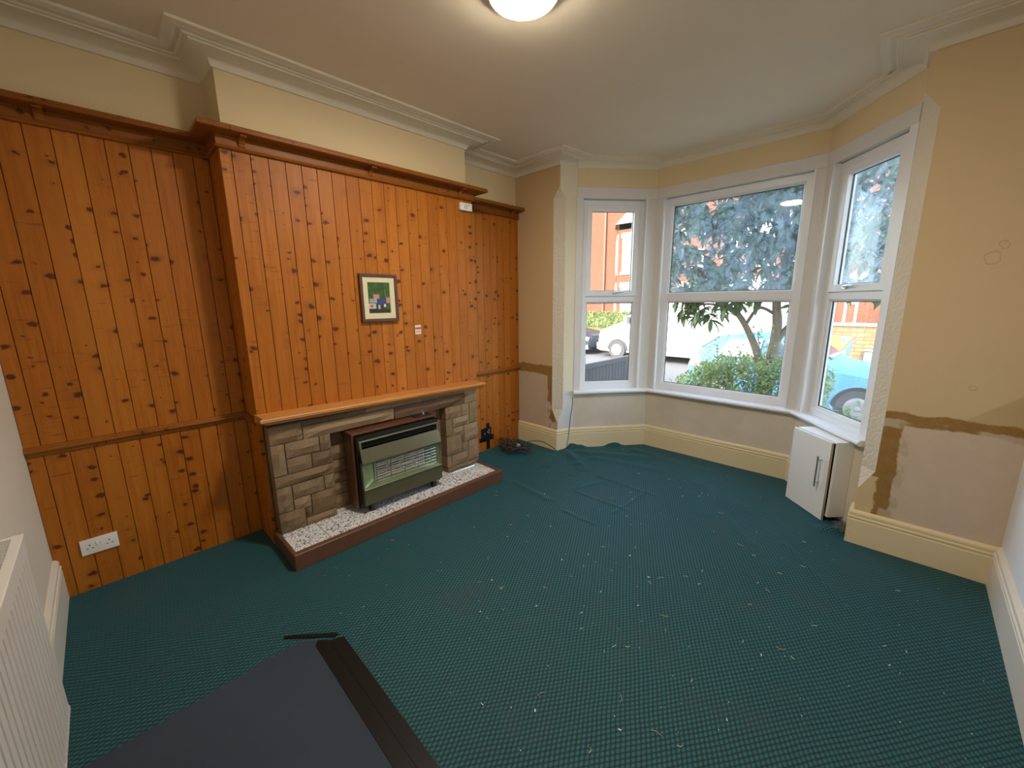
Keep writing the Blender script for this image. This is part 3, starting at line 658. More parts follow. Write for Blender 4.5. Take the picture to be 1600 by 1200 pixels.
for yy in (1.515, 2.035):
    MB().prism([(0.42, 0.142), (0.482, 0.142), (0.478, 0.0895), (0.440, 0.0895)], lambda p, q, t: (p, t, q), yy-0.012, yy+0.014).build('leg', M_BLACK, gf)
    MB().box(0.31, 0.34, yy-0.012, yy+0.012, 0.0895, 0.142).build('leg', M_BLACK, gf)
MB().bev(0.318, 0.412, 1.94, 2.085, 0.664, 0.672, 0.003, 1).build('control_plate', M_BLACK, gf)
MB().lathe([(0.016, 0), (0.016, 0.010), (0.013, 0.013)], (0.352, 2.04, 0.672), 'z', 16).build('control_knob', M_CHROME, gf, smooth=True)
MB().bev(0.289, 0.300, 1.47, 1.97, 0.640, 0.668, 0.002, 1).build('flue_strip', M_STEEL, gf)

o = MB().tube([(0.372, 2.235, 0.094), (0.378, 2.36, 0.095), (0.388, 2.52, 0.095)], 0.0055, 8).build('gas_pipe', M_CHROME, smooth=True)
tag(o, 'thin bright metal pipe lying along the foot of the right stone pier', 'pipe')
o = MB().tube([(0.50, 1.215, 0.091), (0.485, 1.235, 0.10), (0.505, 1.262, 0.104), (0.525, 1.25, 0.094), (0.545, 1.242, 0.0915)], 0.0018, 6).build('wire_offcut', M_BLACK, smooth=True)
tag(o, 'short curl of black wire on the speckled hearth', 'wire')

# ================================================================== WALL FIXTURES
# --- framed picture
pf = tag(empty('framed_picture', (D+0.01, 1.79, 1.395)), 'small framed village picture with cream mount hanging on the pine boards', 'picture')
py0, py1, pz0, pz1 = 1.648, 1.932, 1.396, 1.727
pfn = lambda u, v, k: Vector((D+0.012+k, py0+u, pz0+v))
M_FRAME = plain('brown_frame_wood', (0.10, 0.045, 0.030), 0.4, var=0.15, scale=20)
ring(MB(), pfn, 0, py1-py0, 0, pz1-pz0, 0.021, -0.008, 0.016, 0.004).build('frame', M_FRAME, pf)
MB().box(D+0.001, D+0.008, py0+0.004, py1-0.004, pz0+0.004, pz1-0.004).build('backing', M_BLACK, pf)
ring(MB(), pfn, 0.019, py1-py0-0.019, 0.019, pz1-pz0-0.019, 0.040, -0.004, 0.006, 0.003).build('mount', plain('cream_card', (0.70, 0.62, 0.40), 0.8, var=0.02), pf)
def mk_print():
    m = Mat('village_print'); p = m.obj(); x, y, z = m.xyz(p)
    u = m.math('ADD', m.math('DIVIDE', y, 0.166), 0.5); v = m.math('DIVIDE', z, 0.213)
    c = m.mix(m.noise(p, 60, 4, 0.7), (0.015, 0.045, 0.015), (0.08, 0.15, 0.06))
    c = m.mix(m.step(m.noise(p, 25, 2), 0.5, 0.65), c, (0.06, 0.16, 0.04))
    def rect(u0, u1, v0, v1):
        a = m.math('MULTIPLY', m.step(u, u0-0.01, u0+0.01), m.math('SUBTRACT', 1.0, m.step(u, u1-0.01, u1+0.01)))
        b = m.math('MULTIPLY', m.step(v, v0-0.01, v0+0.01), m.math('SUBTRACT', 1.0, m.step(v, v1-0.01, v1+0.01)))
        return m.math('MULTIPLY', a, b)
    for r, col in (((0.02, 0.98, 0.0, 0.14), (0.03, 0.05, 0.035)), ((0.05, 0.5, 0.34, 0.48), (0.36, 0.34, 0.33)), ((0.24, 0.52, 0.48, 0.62), (0.55, 0.25, 0.22)), ((0.82, 1.0, 0.33, 0.52), (0.55, 0.25, 0.18)),
                   ((0.38, 0.82, 0.30, 0.48), (0.05, 0.08, 0.24)), ((0.38, 0.82, 0.12, 0.30), (0.06, 0.055, 0.06)), ((0.44, 0.53, 0.14, 0.27), (0.5, 0.5, 0.5)), ((0.70, 0.80, 0.20, 0.30), (0.7, 0.7, 0.7)),
                   ((0.0, 0.33, 0.14, 0.32), (0.50, 0.50, 0.52)), ((0.08, 0.20, 0.20, 0.27), (0.6, 0.04, 0.03)), ((0.0, 0.36, 0.06, 0.15), (0.03, 0.03, 0.035)), ((0.35, 0.37, 0.35, 0.5), (0.7, 0.7, 0.7)), ((0.78, 0.82, 0.52, 0.8), (0.16, 0.20, 0.10))):
        c = m.mix(rect(*r), c, col)
    m.bsdf(c, 0.15, 0, None, 0.5); return m.m
MB().box(D+0.009, D+0.012, py0+0.059, py1-0.059, pz0+0.059, pz1-0.059).build('print', mk_print(), pf)
nail = MB().lathe([(0.003, 0), (0.003, 0.012), (0.006, 0.013), (0.006, 0.016)], (D+0.0, 1.785, 1.842), 'x', 10).build('nail', M_BLACK, pf)
MB().tube([(D+0.006, 1.715, 1.726), (D+0.008, 1.785, 1.846), (D+0.006, 1.862, 1.726)], 0.0009, 5).build('string', plain('string', (0.30, 0.18, 0.06), 0.9), pf)

st_ = tag(empty('sticker', (D+0.0005, 2.105, 1.283)), 'little white and red label stuck on the pine boards beside the picture', 'sticker')
MB().box(D+0.0002, D+0.0015, 2.078, 2.131, 1.284, 1.354).build('paper', plain('label_paper', (0.78, 0.72, 0.66), 0.7, var=0.03), st_)
MB().box(D+0.0015, D+0.0020, 2.079, 2.130, 1.322, 1.337).build('red_band', plain('red_print', (0.52, 0.08, 0.06), 0.7), st_)
for yy in (2.086, 2.100, 2.114): MB().box(D+0.0015, D+0.0020, yy, yy+0.008, 1.300, 1.309).build('printed_mark', plain('grey_print', (0.18, 0.15, 0.14), 0.7), st_)

dt = tag(empty('thermostat', (D, 2.61, 2.262)), 'white rounded control box at the top right of the chimney panelling', 'thermostat')
MB().bev(D, D+0.030, 2.550, 2.672, 2.262, 2.322, 0.007, 3).build('casing', M_WHITE, dt, smooth=True)
MB().lathe([(0.019, 0), (0.019, 0.004), (0.015, 0.006)], (D+0.030, 2.602, 2.292), 'x', 24).build('dial', plain('dial_plastic', (0.66, 0.60, 0.50), 0.4), dt, smooth=True)
MB().lathe([(0.004, 0), (0.004, 0.003)], (D+0.030, 2.640, 2.305), 'x', 10).build('indicator', plain('indicator', (0.4, 0.35, 0.3), 0.4), dt)

sk = tag(empty('double_socket', (0.001, 0.177, 0.208)), 'white double mains socket low on the pine alcove panelling', 'socket')
MB().bev(0.0, 0.011, 0.104, 0.250, 0.208, 0.294, 0.003, 2).build('face_plate', M_WHITE, sk, smooth=True)
for c_ in (0.139, 0.215):
    MB().box(0.0108, 0.0115, c_-0.002, c_+0.002, 0.256, 0.264).build('pin_hole', M_DARK, sk)
    MB().box(0.0108, 0.0115, c_-0.014, c_-0.006, 0.240, 0.244).build('pin_hole', M_DARK, sk)
    MB().box(0.0108, 0.0115, c_+0.006, c_+0.014, 0.240, 0.244).build('pin_hole', M_DARK, sk)
for c_ in (0.169, 0.185): MB().bev(0.0105, 0.0155, c_-0.006, c_+0.006, 0.252, 0.274, 0.0015, 1).build('switch', M_WHITE, sk)

tp = tag(empty('tape_patch', (0.001, 3.03, 0.010)), 'ragged cross of black tape over a hole in the right alcove panelling', 'tape')
for a in ((3.018, 3.062, 0.010, 0.292), (2.922, 3.110, 0.102, 0.146), (2.950, 3.086, 0.140, 0.245), (2.975, 3.075, 0.10, 0.20), (3.03, 3.118, 0.12, 0.16)):
    MB().box(0.0008, 0.0035+R_.random()*0.002, *a).build('tape_strip', M_TAPE, tp)
for (a, b) in ((2.985, 0.175), (3.030, 0.185), (3.045, 0.205), (3.052, 0.170)):
    MB().bev(0.003, 0.010, a, a+0.016, b, b+0.018, 0.002, 1).build('foil_scrap', M_STEEL, tp)

# --- radiator on the back wall
rd = tag(empty('radiator', (1.85, 0.07, 0.10)), 'white ribbed panel radiator with top grille on the back wall', 'radiator')
RX0, RX1, RY0, RY1, RZ0, RZ1 = 1.238, 2.55, 0.030, 0.100, 0.245, 0.866
M_RAD = plain('radiator_enamel', (0.70, 0.685, 0.65), 0.35, var=0.03)
pr = []; x = RX0
pts = [(RX0, RY1-0.012)]
xx = RX0+0.012
while xx < RX1-0.02:
    pts += [(xx, RY1), (xx+0.028, RY1), (xx+0.031, RY1-0.011), (xx+0.038, RY1-0.011)]; xx += 0.041
pts += [(RX1-0.006, RY1), (RX1, RY1-0.012)]
poly = pts + [(RX1, RY1-0.020), (RX0, RY1-0.020)]
MB().prism(poly, lambda p, q, t: (p, q, t), RZ0+0.016, RZ1-0.052).build('front_panel', M_RAD, rd)
for (z0, z1) in ((RZ0, RZ0+0.018), (RZ1-0.056, RZ1-0.002)): MB().bev(RX0, RX1, RY1-0.022, RY1+0.001, z0, z1, 0.004, 2).build('panel_edge', M_RAD, rd)
MB().box(RX0+0.01, RX1-0.01, RY0, RY0+0.016, RZ0, RZ1-0.02).build('rear_panel', M_RAD, rd)
MB().bev(RX0-0.004, RX0+0.004, RY0-0.004, RY1-0.004, RZ0+0.03, RZ1, 0.003, 1).build('end_cover', M_RAD, rd)
MB().bev(RX0-0.004, RX1, RY1-0.020, RY1+0.003, RZ1-0.006, RZ1+0.004, 0.002, 1).build('grille_rim', M_RAD, rd)
MB().bev(RX0-0.004, RX1, RY0-0.004, RY0+0.004, RZ1-0.006, RZ1+0.002, 0.002, 1).build('grille_rim', M_RAD, rd)
MB().bev(RX0-0.004, RX0+0.012, RY0, RY1, RZ1-0.006, RZ1+0.003, 0.002, 1).build('grille_rim', M_RAD, rd)
xx = RX0+0.018; sl0 = None
while xx < 1.90:
    if sl0 is None: sl0 = MB().box(xx, xx+0.006, RY0+0.003, RY1-0.018, RZ1-0.005, RZ1).build('grille_slat', M_RAD, rd)
    else: inst(sl0, 'grille_slat', rd, WORG[sl0.name]+Vector((xx-RX0-0.018, 0, 0)))
    xx += 0.0125
MB().box(RX0+0.02, RX1-0.02, RY0+0.016, RY1-0.024, RZ0+0.05, RZ1-0.03).build('convector_fins', plain('fin_grey', (0.10, 0.09, 0.08), 0.9), rd)  # one dark grey block for the fins under the grille slats
for xx in (1.45, 2.35): MB().box(xx-0.015, xx+0.015, 0.001, RY0+0.002, RZ0+0.08, RZ0+0.40).build('wall_bracket', M_RAD, rd)
for xx in (RX0+0.03, RX1-0.03): MB().tube([(xx, 0.065, RZ0+0.03), (xx, 0.065, 0.002)], 0.0075, 10).build('pipe', M_STEEL, rd)

# --- ceiling light
cl = tag(empty('ceiling_light', (1.690, 1.790, H-0.075)), 'round flush ceiling light glowing white at the top edge', 'ceiling light')
MB().lathe([(0.120, 0.0), (0.120, -0.022), (0.112, -0.026)], (1.69, 1.79, H), 'z', 48).build('base_plate', M_WHITE, cl, smooth=True)
def mk_lamp():
    m = Mat('lit_diffuser'); e = m.n('ShaderNodeEmission'); e.inputs[0].default_value = (1.0, 0.905, 0.77, 1); e.inputs[1].default_value = LAMP_STRENGTH
    m.L(e.outputs[0], m.out.inputs[0]); return m.m
MB().lathe([(0.120, -0.022), (0.141, -0.026), (0.146, -0.034), (0.146, -0.053), (0.140, -0.056), (0.120, -0.056)], (1.69, 1.79, H), 'z', 48).build('rim', M_WHITE, cl, smooth=True)
MB().lathe([(0.118, -0.050), (0.1395, -0.0555), (0.134, -0.063), (0.10, -0.070), (0.05, -0.074), (0.004, -0.075)], (1.69, 1.79, H), 'z', 48).build('diffuser', mk_lamp(), cl, smooth=True)

# --- meter cabinet under the right window
cb = empty('meter_cabinet', (2.4875, 3.9350, 0.0)); tag(cb, 'small white laminate cupboard with bar handle under the right bay window', 'cabinet')
cu = Vector((0.715, -0.699, 0)); cn = Vector((0.699, 0.715, 0)); c0 = Vector((2.486, 3.932, 0))
cfn = lambda u, k, z: c0 + cu*u + cn*k + Vector((0, 0, z))
M_LAM = plain('white_laminate', (0.84, 0.83, 0.77), 0.3, var=0.02)
def cbox(u0, u1, k0, k1, z0, z1, name, mat, par, b=0.0015):
    return MB().bev(u0, u1, k0, k1, z0, z1, b, 1).xf(lambda p: cfn(p.x, p.y, p.z)).build(name, mat, par)
CWd = 0.372
cbox(0.012, 0.028, 0.030, 0.146, 0.035, 0.566, 'side_panel', M_LAM, cb)
cbox(CWd-0.018, CWd, 0.030, 0.146, 0.035, 0.566, 'side_panel', M_LAM, cb)
cbox(0.012, CWd, 0.022, 0.146, 0.566, 0.578, 'top_panel', M_LAM, cb)
cbox(0.028, CWd-0.018, 0.030, 0.146, 0.035, 0.050, 'bottom_panel', M_LAM, cb)
cbox(0.028, CWd-0.018, 0.138, 0.146, 0.050, 0.566, 'back_panel', M_DARK, cb)
cbox(0.020, 0.05, 0.05, 0.11, 0.0, 0.036, 'foot', M_BLACK, cb); cbox(CWd-0.05, CWd-0.02, 0.05, 0.11, 0.0, 0.036, 'foot', M_BLACK, cb)
dr = cbox(0.0, CWd-0.014, 0.0, 0.017, 0.006, 0.572, 'door', M_LAM, cb)
cbox(CWd-0.0145, CWd-0.0130, 0.001, 0.016, 0.006, 0.572, 'edge_strip', plain('beige_edging', (0.42, 0.34, 0.25), 0.6), dr, 0.0004)
hd = MB(); hu = CWd-0.075
hd.tube([cfn(hu, -0.030, 0.235), cfn(hu, -0.030, 0.455)], 0.0062, 10)
for z in (0.262, 0.428): hd.tube([cfn(hu, -0.030, z), cfn(hu, 0.001, z)], 0.005, 8)
hd.build('handle', M_STEEL, dr, smooth=True)

# ================================================================== ON THE FLOOR
fm = empty('floor_mat', (1.7, 0.45, 0.0)); tag(fm, 'blue grey felt floor covering laid by the radiator, edged with black tape', 'floor mat')
mpoly = [(1.235, 0.03), (1.215, 0.55), (1.205, 0.74), (1.222, 0.80), (1.262, 0.842), (1.30, 0.858), (3.0, 0.815), (3.0, 0.03)]
MB().prism(mpoly, lambda p, q, t: (p, q, t), 0.0008, 0.006).build('felt', M_MAT, fm)
MB().prism([(1.262, 0.842), (1.300, 0.878), (3.0, 0.862), (3.0, 0.812), (1.285, 0.822)], lambda p, q, t: (p, q, t), 0.0062, 0.0085).build('tape', M_TAPE, fm)
MB().prism([(1.300, 0.880), (1.325, 0.935), (3.0, 0.915), (3.0, 0.864)], lambda p, q, t: (p, q, t), 0.0010, 0.0060).build('tape', M_TAPE, fm)
o = MB().prism([(1.118, 0.742), (1.135, 0.735), (1.262, 0.872), (1.295, 0.905), (1.290, 0.925), (1.268, 0.915)], lambda p, q, t: (p, q, t), 0.0008, 0.0045).build('tape_scrap', M_TAPE)
tag(o, 'loose black tape scrap at the corner of the floor mat', 'tape')

# --- cable tangle in the right alcove
ct = tag(empty('cable_tangle', (0.22, 3.22, 0.004)), 'tangle of dark cables heaped in the corner of the right alcove', 'cables')
M_CAB = plain('dark_cable', (0.045, 0.030, 0.024), 0.5, var=0.3); M_CAB2 = plain('pale_cable', (0.17, 0.13, 0.10), 0.55, var=0.2); M_CAB3 = plain('brown_cable', (0.05, 0.034, 0.026), 0.5)
def smooth_path(P, n=6):
    out = []
    for i in range(len(P)-1):
        p0, p1, p2, p3 = [Vector(P[max(0, min(len(P)-1, i+k))]) for k in (-1, 0, 1, 2)]
        for k in range(n):
            t = k/n; out.append(0.5*((2*p1)+(-p0+p2)*t+(2*p0-5*p1+4*p2-p3)*t*t+(-p0+3*p1-3*p2+p3)*t**3))
    out.append(Vector(P[-1])); return out
def keepin(v): return Vector((max(0.012, v.x), min(3.488, v.y), max(0.005, v.z)))
rc = random.Random(5)
for k in range(15):
    c = Vector((0.20+rc.uniform(-0.06, 0.10), 3.235+rc.uniform(-0.06, 0.06), 0.03)); P = []
    a0 = rc.random()*6.28; rr = rc.uniform(0.07, 0.16); np_ = rc.randint(6, 11)
    for i in range(np_):
        a = a0+i*rc.uniform(0.7, 1.0); q = rr*rc.uniform(0.6, 1.2)
        P.append((c.x+q*math.cos(a)*1.15, c.y+q*math.sin(a)*0.7, 0.012+rc.random()*0.085*(1 if i not in (0, np_-1) else 0.2)))
    P = [keepin(p) for p in smooth_path(P, 5)]
    MB().tube(P, rc.choice((0.0035, 0.004, 0.0028)), 6).build('cable', (M_CAB, M_CAB, M_CAB, M_CAB2, M_CAB3)[k % 5], ct, smooth=True)
for P in ([(0.004, 3.11, 0.12), (0.05, 3.14, 0.09), (0.10, 3.17, 0.07), (0.18, 3.22, 0.05)], [(0.20, 3.25, 0.04), (0.30, 3.36, 0.08), (0.40, 3.42, 0.09), (0.52, 3.44, 0.06), (0.60, 3.44, 0.03)], [(0.16, 3.12, 0.05), (0.14, 3.20, 0.16), (0.10, 3.24, 0.20), (0.06, 3.28, 0.14)],
          [(0.26, 3.08, 0.006), (0.27, 3.12, 0.05), (0.22, 3.18, 0.09), (0.17, 3.22, 0.04)]):
    MB().tube([keepin(p) for p in smooth_path(P, 6)], 0.004, 6).build('cable', M_CAB3, ct, smooth=True)
MB().bev(0.245, 0.285, 3.20, 3.235, 0.055, 0.080, 0.004, 1).build('connector', plain('grey_connector', (0.5, 0.5, 0.5), 0.4), ct)
o = MB().tube(smooth_path([(0.616, 3.672, 0.56), (0.618, 3.668, 0.46), (0.606, 3.655, 0.34), (0.606, 3.640, 0.22), (0.600, 3.630, 0.12), (0.595, 3.615, 0.03)], 6), 0.0035, 6).build('wall_cable', M_CAB, smooth=True)
tag(o, 'thin dark cable running down the bay reveal from sill to carpet', 'cable')
# fluff beside the cabinet
fl = MB(); rf = random.Random(3)
for k in range(150):
    c = Vector((2.862+max(-0.04, min(0.03, rf.gauss(0, 0.018))), 3.60+rf.gauss(0, 0.04), 0.036+abs(rf.gauss(0, 0.010)))); d = Vector((rf.gauss(0, 1), rf.gauss(0, 1), rf.gauss(0, 0.5))).normalized()*rf.uniform(0.012, 0.03)
    fl.tube([c-d, c+Vector((0, 0, 0.006)), c+d], 0.0011, 3)
o = fl.build('dust_fluff', plain('grey_fluff', (0.16, 0.17, 0.17), 1.0)); tag(o, 'clump of grey dust fluff beside the white cupboard', 'dust', kind='stuff')

# --- splinters and straw on the carpet
M_SPL = [plain('pale_splinter', (0.62, 0.54, 0.40), 0.8), plain('straw', (0.46, 0.34, 0.17), 0.8), plain('white_chip', (0.80, 0.80, 0.78), 0.7)]
rs = random.Random(21)
sp_src = []
for k in range(9):
    L = (0.022, 0.030, 0.014, 0.018, 0.010, 0.040, 0.016, 0.012, 0.024)[k]; w = (0.0016, 0.0014, 0.002, 0.0022, 0.003, 0.0015, 0.0016, 0.0045, 0.0018)[k]; kink = rs.uniform(-0.3, 0.3)*L
    vs = [(-L/2, -w/2, 0), (0, kink-w/2, 0), (L/2, -w/3, 0), (L/2, w/3, 0), (0, kink+w/2, 0), (-L/2, w/2, 0)]
    mb = MB(); n = 6; mb.add([(x, y, 0.0005) for x, y, z in vs]+[(x, y, 0.0026) for x, y, z in vs], [(5, 4, 1, 0), (4, 3, 2, 1), (6, 7, 10, 11), (7, 8, 9, 10)]+[(i, (i+1) % n, (i+1) % n+n, i+n) for i in range(n)])
    me = bpy.data.meshes.new('splinter'); me.from_pydata(mb.v, [], mb.f); me.materials.append(M_SPL[(0, 1, 2, 0, 2, 1, 0, 2, 0)[k]]); sp_src.append(me)
SKIND = {0: ('wood_splinter', 'tiny pale wood splinter lying loose on the teal carpet', 'splinter', 'pale splinters on the carpet'), 1: ('straw', 'thin tan straw lying loose on the teal carpet', 'straw', 'straws on the carpet'), 2: ('paint_chip', 'tiny white paint chip lying loose on the teal carpet', 'paint chip', 'white chips on the carpet')}
def splinter(x, y, k, a):
    nm, lab, cat, grp = SKIND[(0, 1, 2, 0, 2, 1, 0, 2, 0)[k]]
    ob = bpy.data.objects.new(nm, sp_src[k]); COL.objects.link(ob); ob.location = (x, y, carpet_z(x, y)+0.0012); ob.rotation_euler = (0, 0, a); ob.scale = (0.95, 0.95, 0.95)
    tag(ob, lab, cat, grp)
for (x, y, k, a) in ((2.559, 1.533, 5, 0.2), (2.637, 1.55, 0, 0.75), (2.569, 1.83, 0, 1.6), (2.152, 2.303, 7, 0.3), (1.98, 2.41, 7, 1), (2.30, 1.80, 0, 0.8), (2.42, 1.32, 0, 1.9), (1.50, 1.62, 1, 1.2)): splinter(x, y, k, a)
nsp = 0
while nsp < 85:
    x, y = rs.uniform(0.75, 3.4), rs.uniform(1.0, 4.1)
    if not inside(x, y) or (x < 1.4 and y < 1.3): continue
    if rs.random() > 0.35+0.65*math.exp(-((x-2.0)**2+(y-2.3)**2)/0.9): continue
    splinter(x, y, rs.randrange(9), rs.random()*6.28); nsp += 1
lint = MB()
for k in range(150):
    x, y = rs.uniform(0.7, 3.45), rs.uniform(0.95, 4.2)
    if not inside(x, y): continue
    z = carpet_z(x, y)+0.0012; s_ = rs.uniform(0.0007, 0.0016); lint.box(x-s_, x+s_, y-s_, y+s_, z, z+s_)
o = lint.build('lint', M_SPL[2]); tag(o, 'tiny white specks of lint sprinkled over the teal carpet', 'lint', kind='stuff')
#OUTSIDE
# ================================================================== OUTSIDE, seen through the bay
def ground(name, x0, x1, y0, y1, z, mat, label): struct(MB().box(x0, x1, y0, y1, z-0.25, z).build(name, mat), label)
M_SOIL = plain('garden_soil', (0.10, 0.075, 0.05), 0.95, var=0.4, scale=6, bump=0.5)
M_ROAD = plain('asphalt', (0.065, 0.064, 0.062), 0.9, var=0.12, scale=3, bump=0.2)
M_PAVE = plain('pavement', (0.10, 0.096, 0.09), 0.9, var=0.1, scale=2)
ground('ground_garden', -12, 14, 3.9, 7.3, -0.30, M_SOIL, 'front garden soil'); ground('ground_pavement', -40, 40, 7.3, 8.6, -0.48, M_PAVE, 'near pavement')
ground('ground_road', -40, 40, 8.6, 15.4, -0.58, M_ROAD, 'asphalt road'); ground('ground_far_pavement', -40, 40, 15.4, 16.9, -0.47, M_PAVE, 'far pavement')
ground('ground_far_garden', -40, 40, 16.9, 34, -0.42, M_SOIL, 'gardens across the road')

# --- terraced houses across the road
M_SASH = plain('painted_sash', (0.45, 0.45, 0.445), 0.5, var=0.02)
M_PANE = plain('dark_pane', (0.10, 0.13, 0.16), 0.08, var=0.2, scale=2)
M_LINT = plain('stone_dressing', (0.22, 0.19, 0.15), 0.8)
def house_window(par, fn, u0, u1, v0, v1):
    w = ring(MB(), fn, u0, u1, v0, v1, 0.075, -0.06, 0.05, 0.01).build('window', M_SASH, par)
    bar(MB(), fn, u0+0.07, u1-0.07, (v0+v1)/2-0.03, (v0+v1)/2+0.03, -0.05, 0.04).build('meeting_rail', M_SASH, w)
    bar(MB(), fn, u0+0.07, u1-0.07, v0+0.07, v1-0.07, -0.04, -0.02).build('pane', M_PANE, w)
    bar(MB(), fn, u0-0.10, u1+0.10, v0-0.14, v0-0.005, -0.04, 0.14).build('window_sill', M_LINT, w)
    bar(MB(), fn, u0-0.10, u1+0.10, v1+0.005, v1+0.22, -0.04, 0.07).build('lintel', M_LINT, w)
def terrace(x0, x1, bx, label, wins):
    yf = 18.6; h = empty('terraced_house', ((x0+x1)/2, yf+3, -0.42)); tag(h, label, 'house', 'brick terraced houses across the road')
    MB().box(x0, x1, yf, yf+7, -0.42, 6.6).build('wall', M_BRICK, h)
    MB().prism([(yf-0.3, 6.5), (yf+7.3, 6.5), (yf+7.3, 6.65), (yf+3.5, 9.3), (yf-0.3, 6.65)], lambda p, q, t: (t, p, q), x0+0.01, x1-0.01).build('roof', M_ROOF, h)
    ch = MB().box(x0+0.2, x0+1.0, yf+3.0, yf+4.0, 8.3, 10.3).build('chimney_stack', M_BRICK, h)
    for k in (0, 1): MB().lathe([(0.13, 0), (0.11, 0.5), (0.13, 0.55)], (x0+0.42+0.36*k, yf+3.5, 10.3), 'z', 12).build('chimney_pot', M_ROOF, ch)
    MB().tube([(x0+0.35, yf-0.08, 6.45), (x0+0.35, yf-0.08, -0.4)], 0.05, 8).build('drainpipe', plain('brown_pipe', (0.13, 0.05, 0.03), 0.6), h)
    MB().box(x0+0.01, x1-0.01, yf-0.34, yf-0.2, 6.40, 6.56).build('gutter', M_SASH, h)
    # two storey canted bay
    bp_ = [(bx, yf+0.05), (bx+0.55, yf-0.75), (bx+1.95, yf-0.75), (bx+2.5, yf+0.05)]
    MB().prism(bp_, lambda p, q, t: (p, q, t), -0.42, 4.95).build('bay', M_BRICK, h)
    rf = MB(); e = [(bx-0.15, yf+0.05), (bx+0.48, yf-0.95), (bx+2.02, yf-0.95), (bx+2.65, yf+0.05)]; ap = [(bx+0.9, yf+0.05), (bx+1.6, yf+0.05)]
    v = [(p, q, 4.95) for p, q in e]+[(p, q, 6.0) for p, q in ap]
    rf.add(v, [(0, 1, 2, 3), (0, 1, 4), (1, 2, 5, 4), (2, 3, 5), (3, 0, 4, 5)]); rf.build('bay_roof', M_ROOF, h)
    MB().sweep(bp_[::-1], [(0, 4.72), (0.10, 4.78), (0.16, 4.92), (0.16, 4.98), (0, 4.98)]).build('bay_cornice', M_LINT, h)
    for i in range(3):
        fn, L = frame_of(bp_[i+1], bp_[i])      # outward face
        for (v0, v1) in ((0.55, 2.15), (2.85, 4.35)): house_window(h, fn, 0.24, L-0.24, v0, v1)
    fn = lambda u, v, k: Vector((u, yf-k, v))
    for (u0, u1, v0, v1) in wins: house_window(h, fn, u0, u1, v0, v1)
    return h
terrace(-14.2, -8.7, -13.4, 'farthest left orange brick terraced house across the road', [(-10.6, -9.7, 2.9, 4.3)])
terrace(-8.7, -3.2, -7.75, 'orange brick terraced house with bay seen through the left window', [(-4.5, -3.6, 2.9, 4.3), (-4.5, -3.6, 0.6, 2.1)])
terrace(-3.2, 2.3, -2.6, 'orange brick terraced house behind the garden tree', [(1.25, 1.62, 0.62, 2.1), (0.6, 1.5, 2.9, 4.3)])
terrace(2.3, 7.8, 4.4, 'orange brick terraced house at the far right', [(2.55, 3.25, 0.62, 2.1), (2.6, 3.4, 2.9, 4.3)])
# garden walls and hedge over the road
gw = tag(MB().box(-9.5, -4.6, 16.9, 17.15, -0.45, 0.27).build('garden_wall', M_YSTONE), 'low yellow stone wall under the clipped hedge', 'wall')
gw2 = empty('garden_wall', (3.0, 17.0, -0.47)); tag(gw2, 'taller yellow stone garden wall seen through the right window', 'wall')
MB().box(0.2, 7.5, 16.9, 17.2, -0.45, 0.66).build('blockwork', M_YSTONE, gw2); MB().bev(0.15, 7.55, 16.85, 17.25, 0.66, 0.76, 0.02, 1).build('coping', M_LINT, gw2)

# --- leaves
def leaf_mesh(L, w, bend, fold=0.25):
    v = []; n = 4
    for i in range(n+1):
        t = i/n; ww = w*math.sin(PI*(0.06+0.94*t)**0.85)*0.5+0.0008; z = -bend*t*t; x = L*t
        v += [(x, -ww, z+fold*ww), (x, 0, z), (x, ww, z+fold*ww)]
    f = []
    for i in range(n):
        for k in (0, 1): f.append((i*3+k, (i+1)*3+k, (i+1)*3+k+1, i*3+k+1))
    return v, f
def mk_leaf(name, a, b, rough=0.45, back=None):
    m = Mat(name); p = m.pos(); n = m.noise(p, 7, 2); r = m.noise(p, 1.7, 2)
    c = m.mix(n, a, b); pr = m.n('ShaderNodeBsdfPrincipled'); m.put(pr.inputs['Base Color'], c); pr.inputs['Roughness'].default_value = rough
    tr = m.n('ShaderNodeBsdfTranslucent'); m.put(tr.inputs[0], m.mix(0.5, c, (0.30, 0.42, 0.06)))
    mx = m.n('ShaderNodeMixShader'); mx.inputs[0].default_value = 0.30; m.L(pr.outputs[0], mx.inputs[1]); m.L(tr.outputs[0], mx.inputs[2]); m.L(mx.outputs[0], m.out.inputs[0]); return m.m
M_LEAF = mk_leaf('evergreen_leaf', (0.038, 0.085, 0.042), (0.105, 0.170, 0.078)); M_BUSH = mk_leaf('bush_leaf', (0.17, 0.25, 0.085), (0.36, 0.42, 0.18)); M_HEDGE = mk_leaf('hedge_leaf', (0.10, 0.13, 0.035), (0.19, 0.20, 0.075)); M_SHRUB = mk_leaf('variegated_leaf', (0.12, 0.20, 0.08), (0.26, 0.32, 0.18))
M_BARK = plain('bark', (0.15, 0.125, 0.10), 0.9, var=0.3, scale=12, bump=0.6)
def rotm(d, roll=0.0):
    d = d.normalized(); s = d.cross(Vector((0, 0, 1))); s = s.normalized() if s.length > 1e-3 else Vector((0, 1, 0)); u = s.cross(d)
    return Matrix((d, -s, u)).transposed() @ Matrix.Rotation(roll, 3, 'X')
tree = tag(empty('evergreen_tree', (1.80, 6.2, -0.30)), 'broad leaved evergreen tree with forked trunk filling the centre window', 'tree')
MB().tube(smooth_path([(1.80, 6.2, -0.32), (1.79, 6.2, 0.1), (1.76, 6.2, 0.55)], 5), [0.085]*10+[0.075], 12).build('trunk', M_BARK, tree, smooth=True)
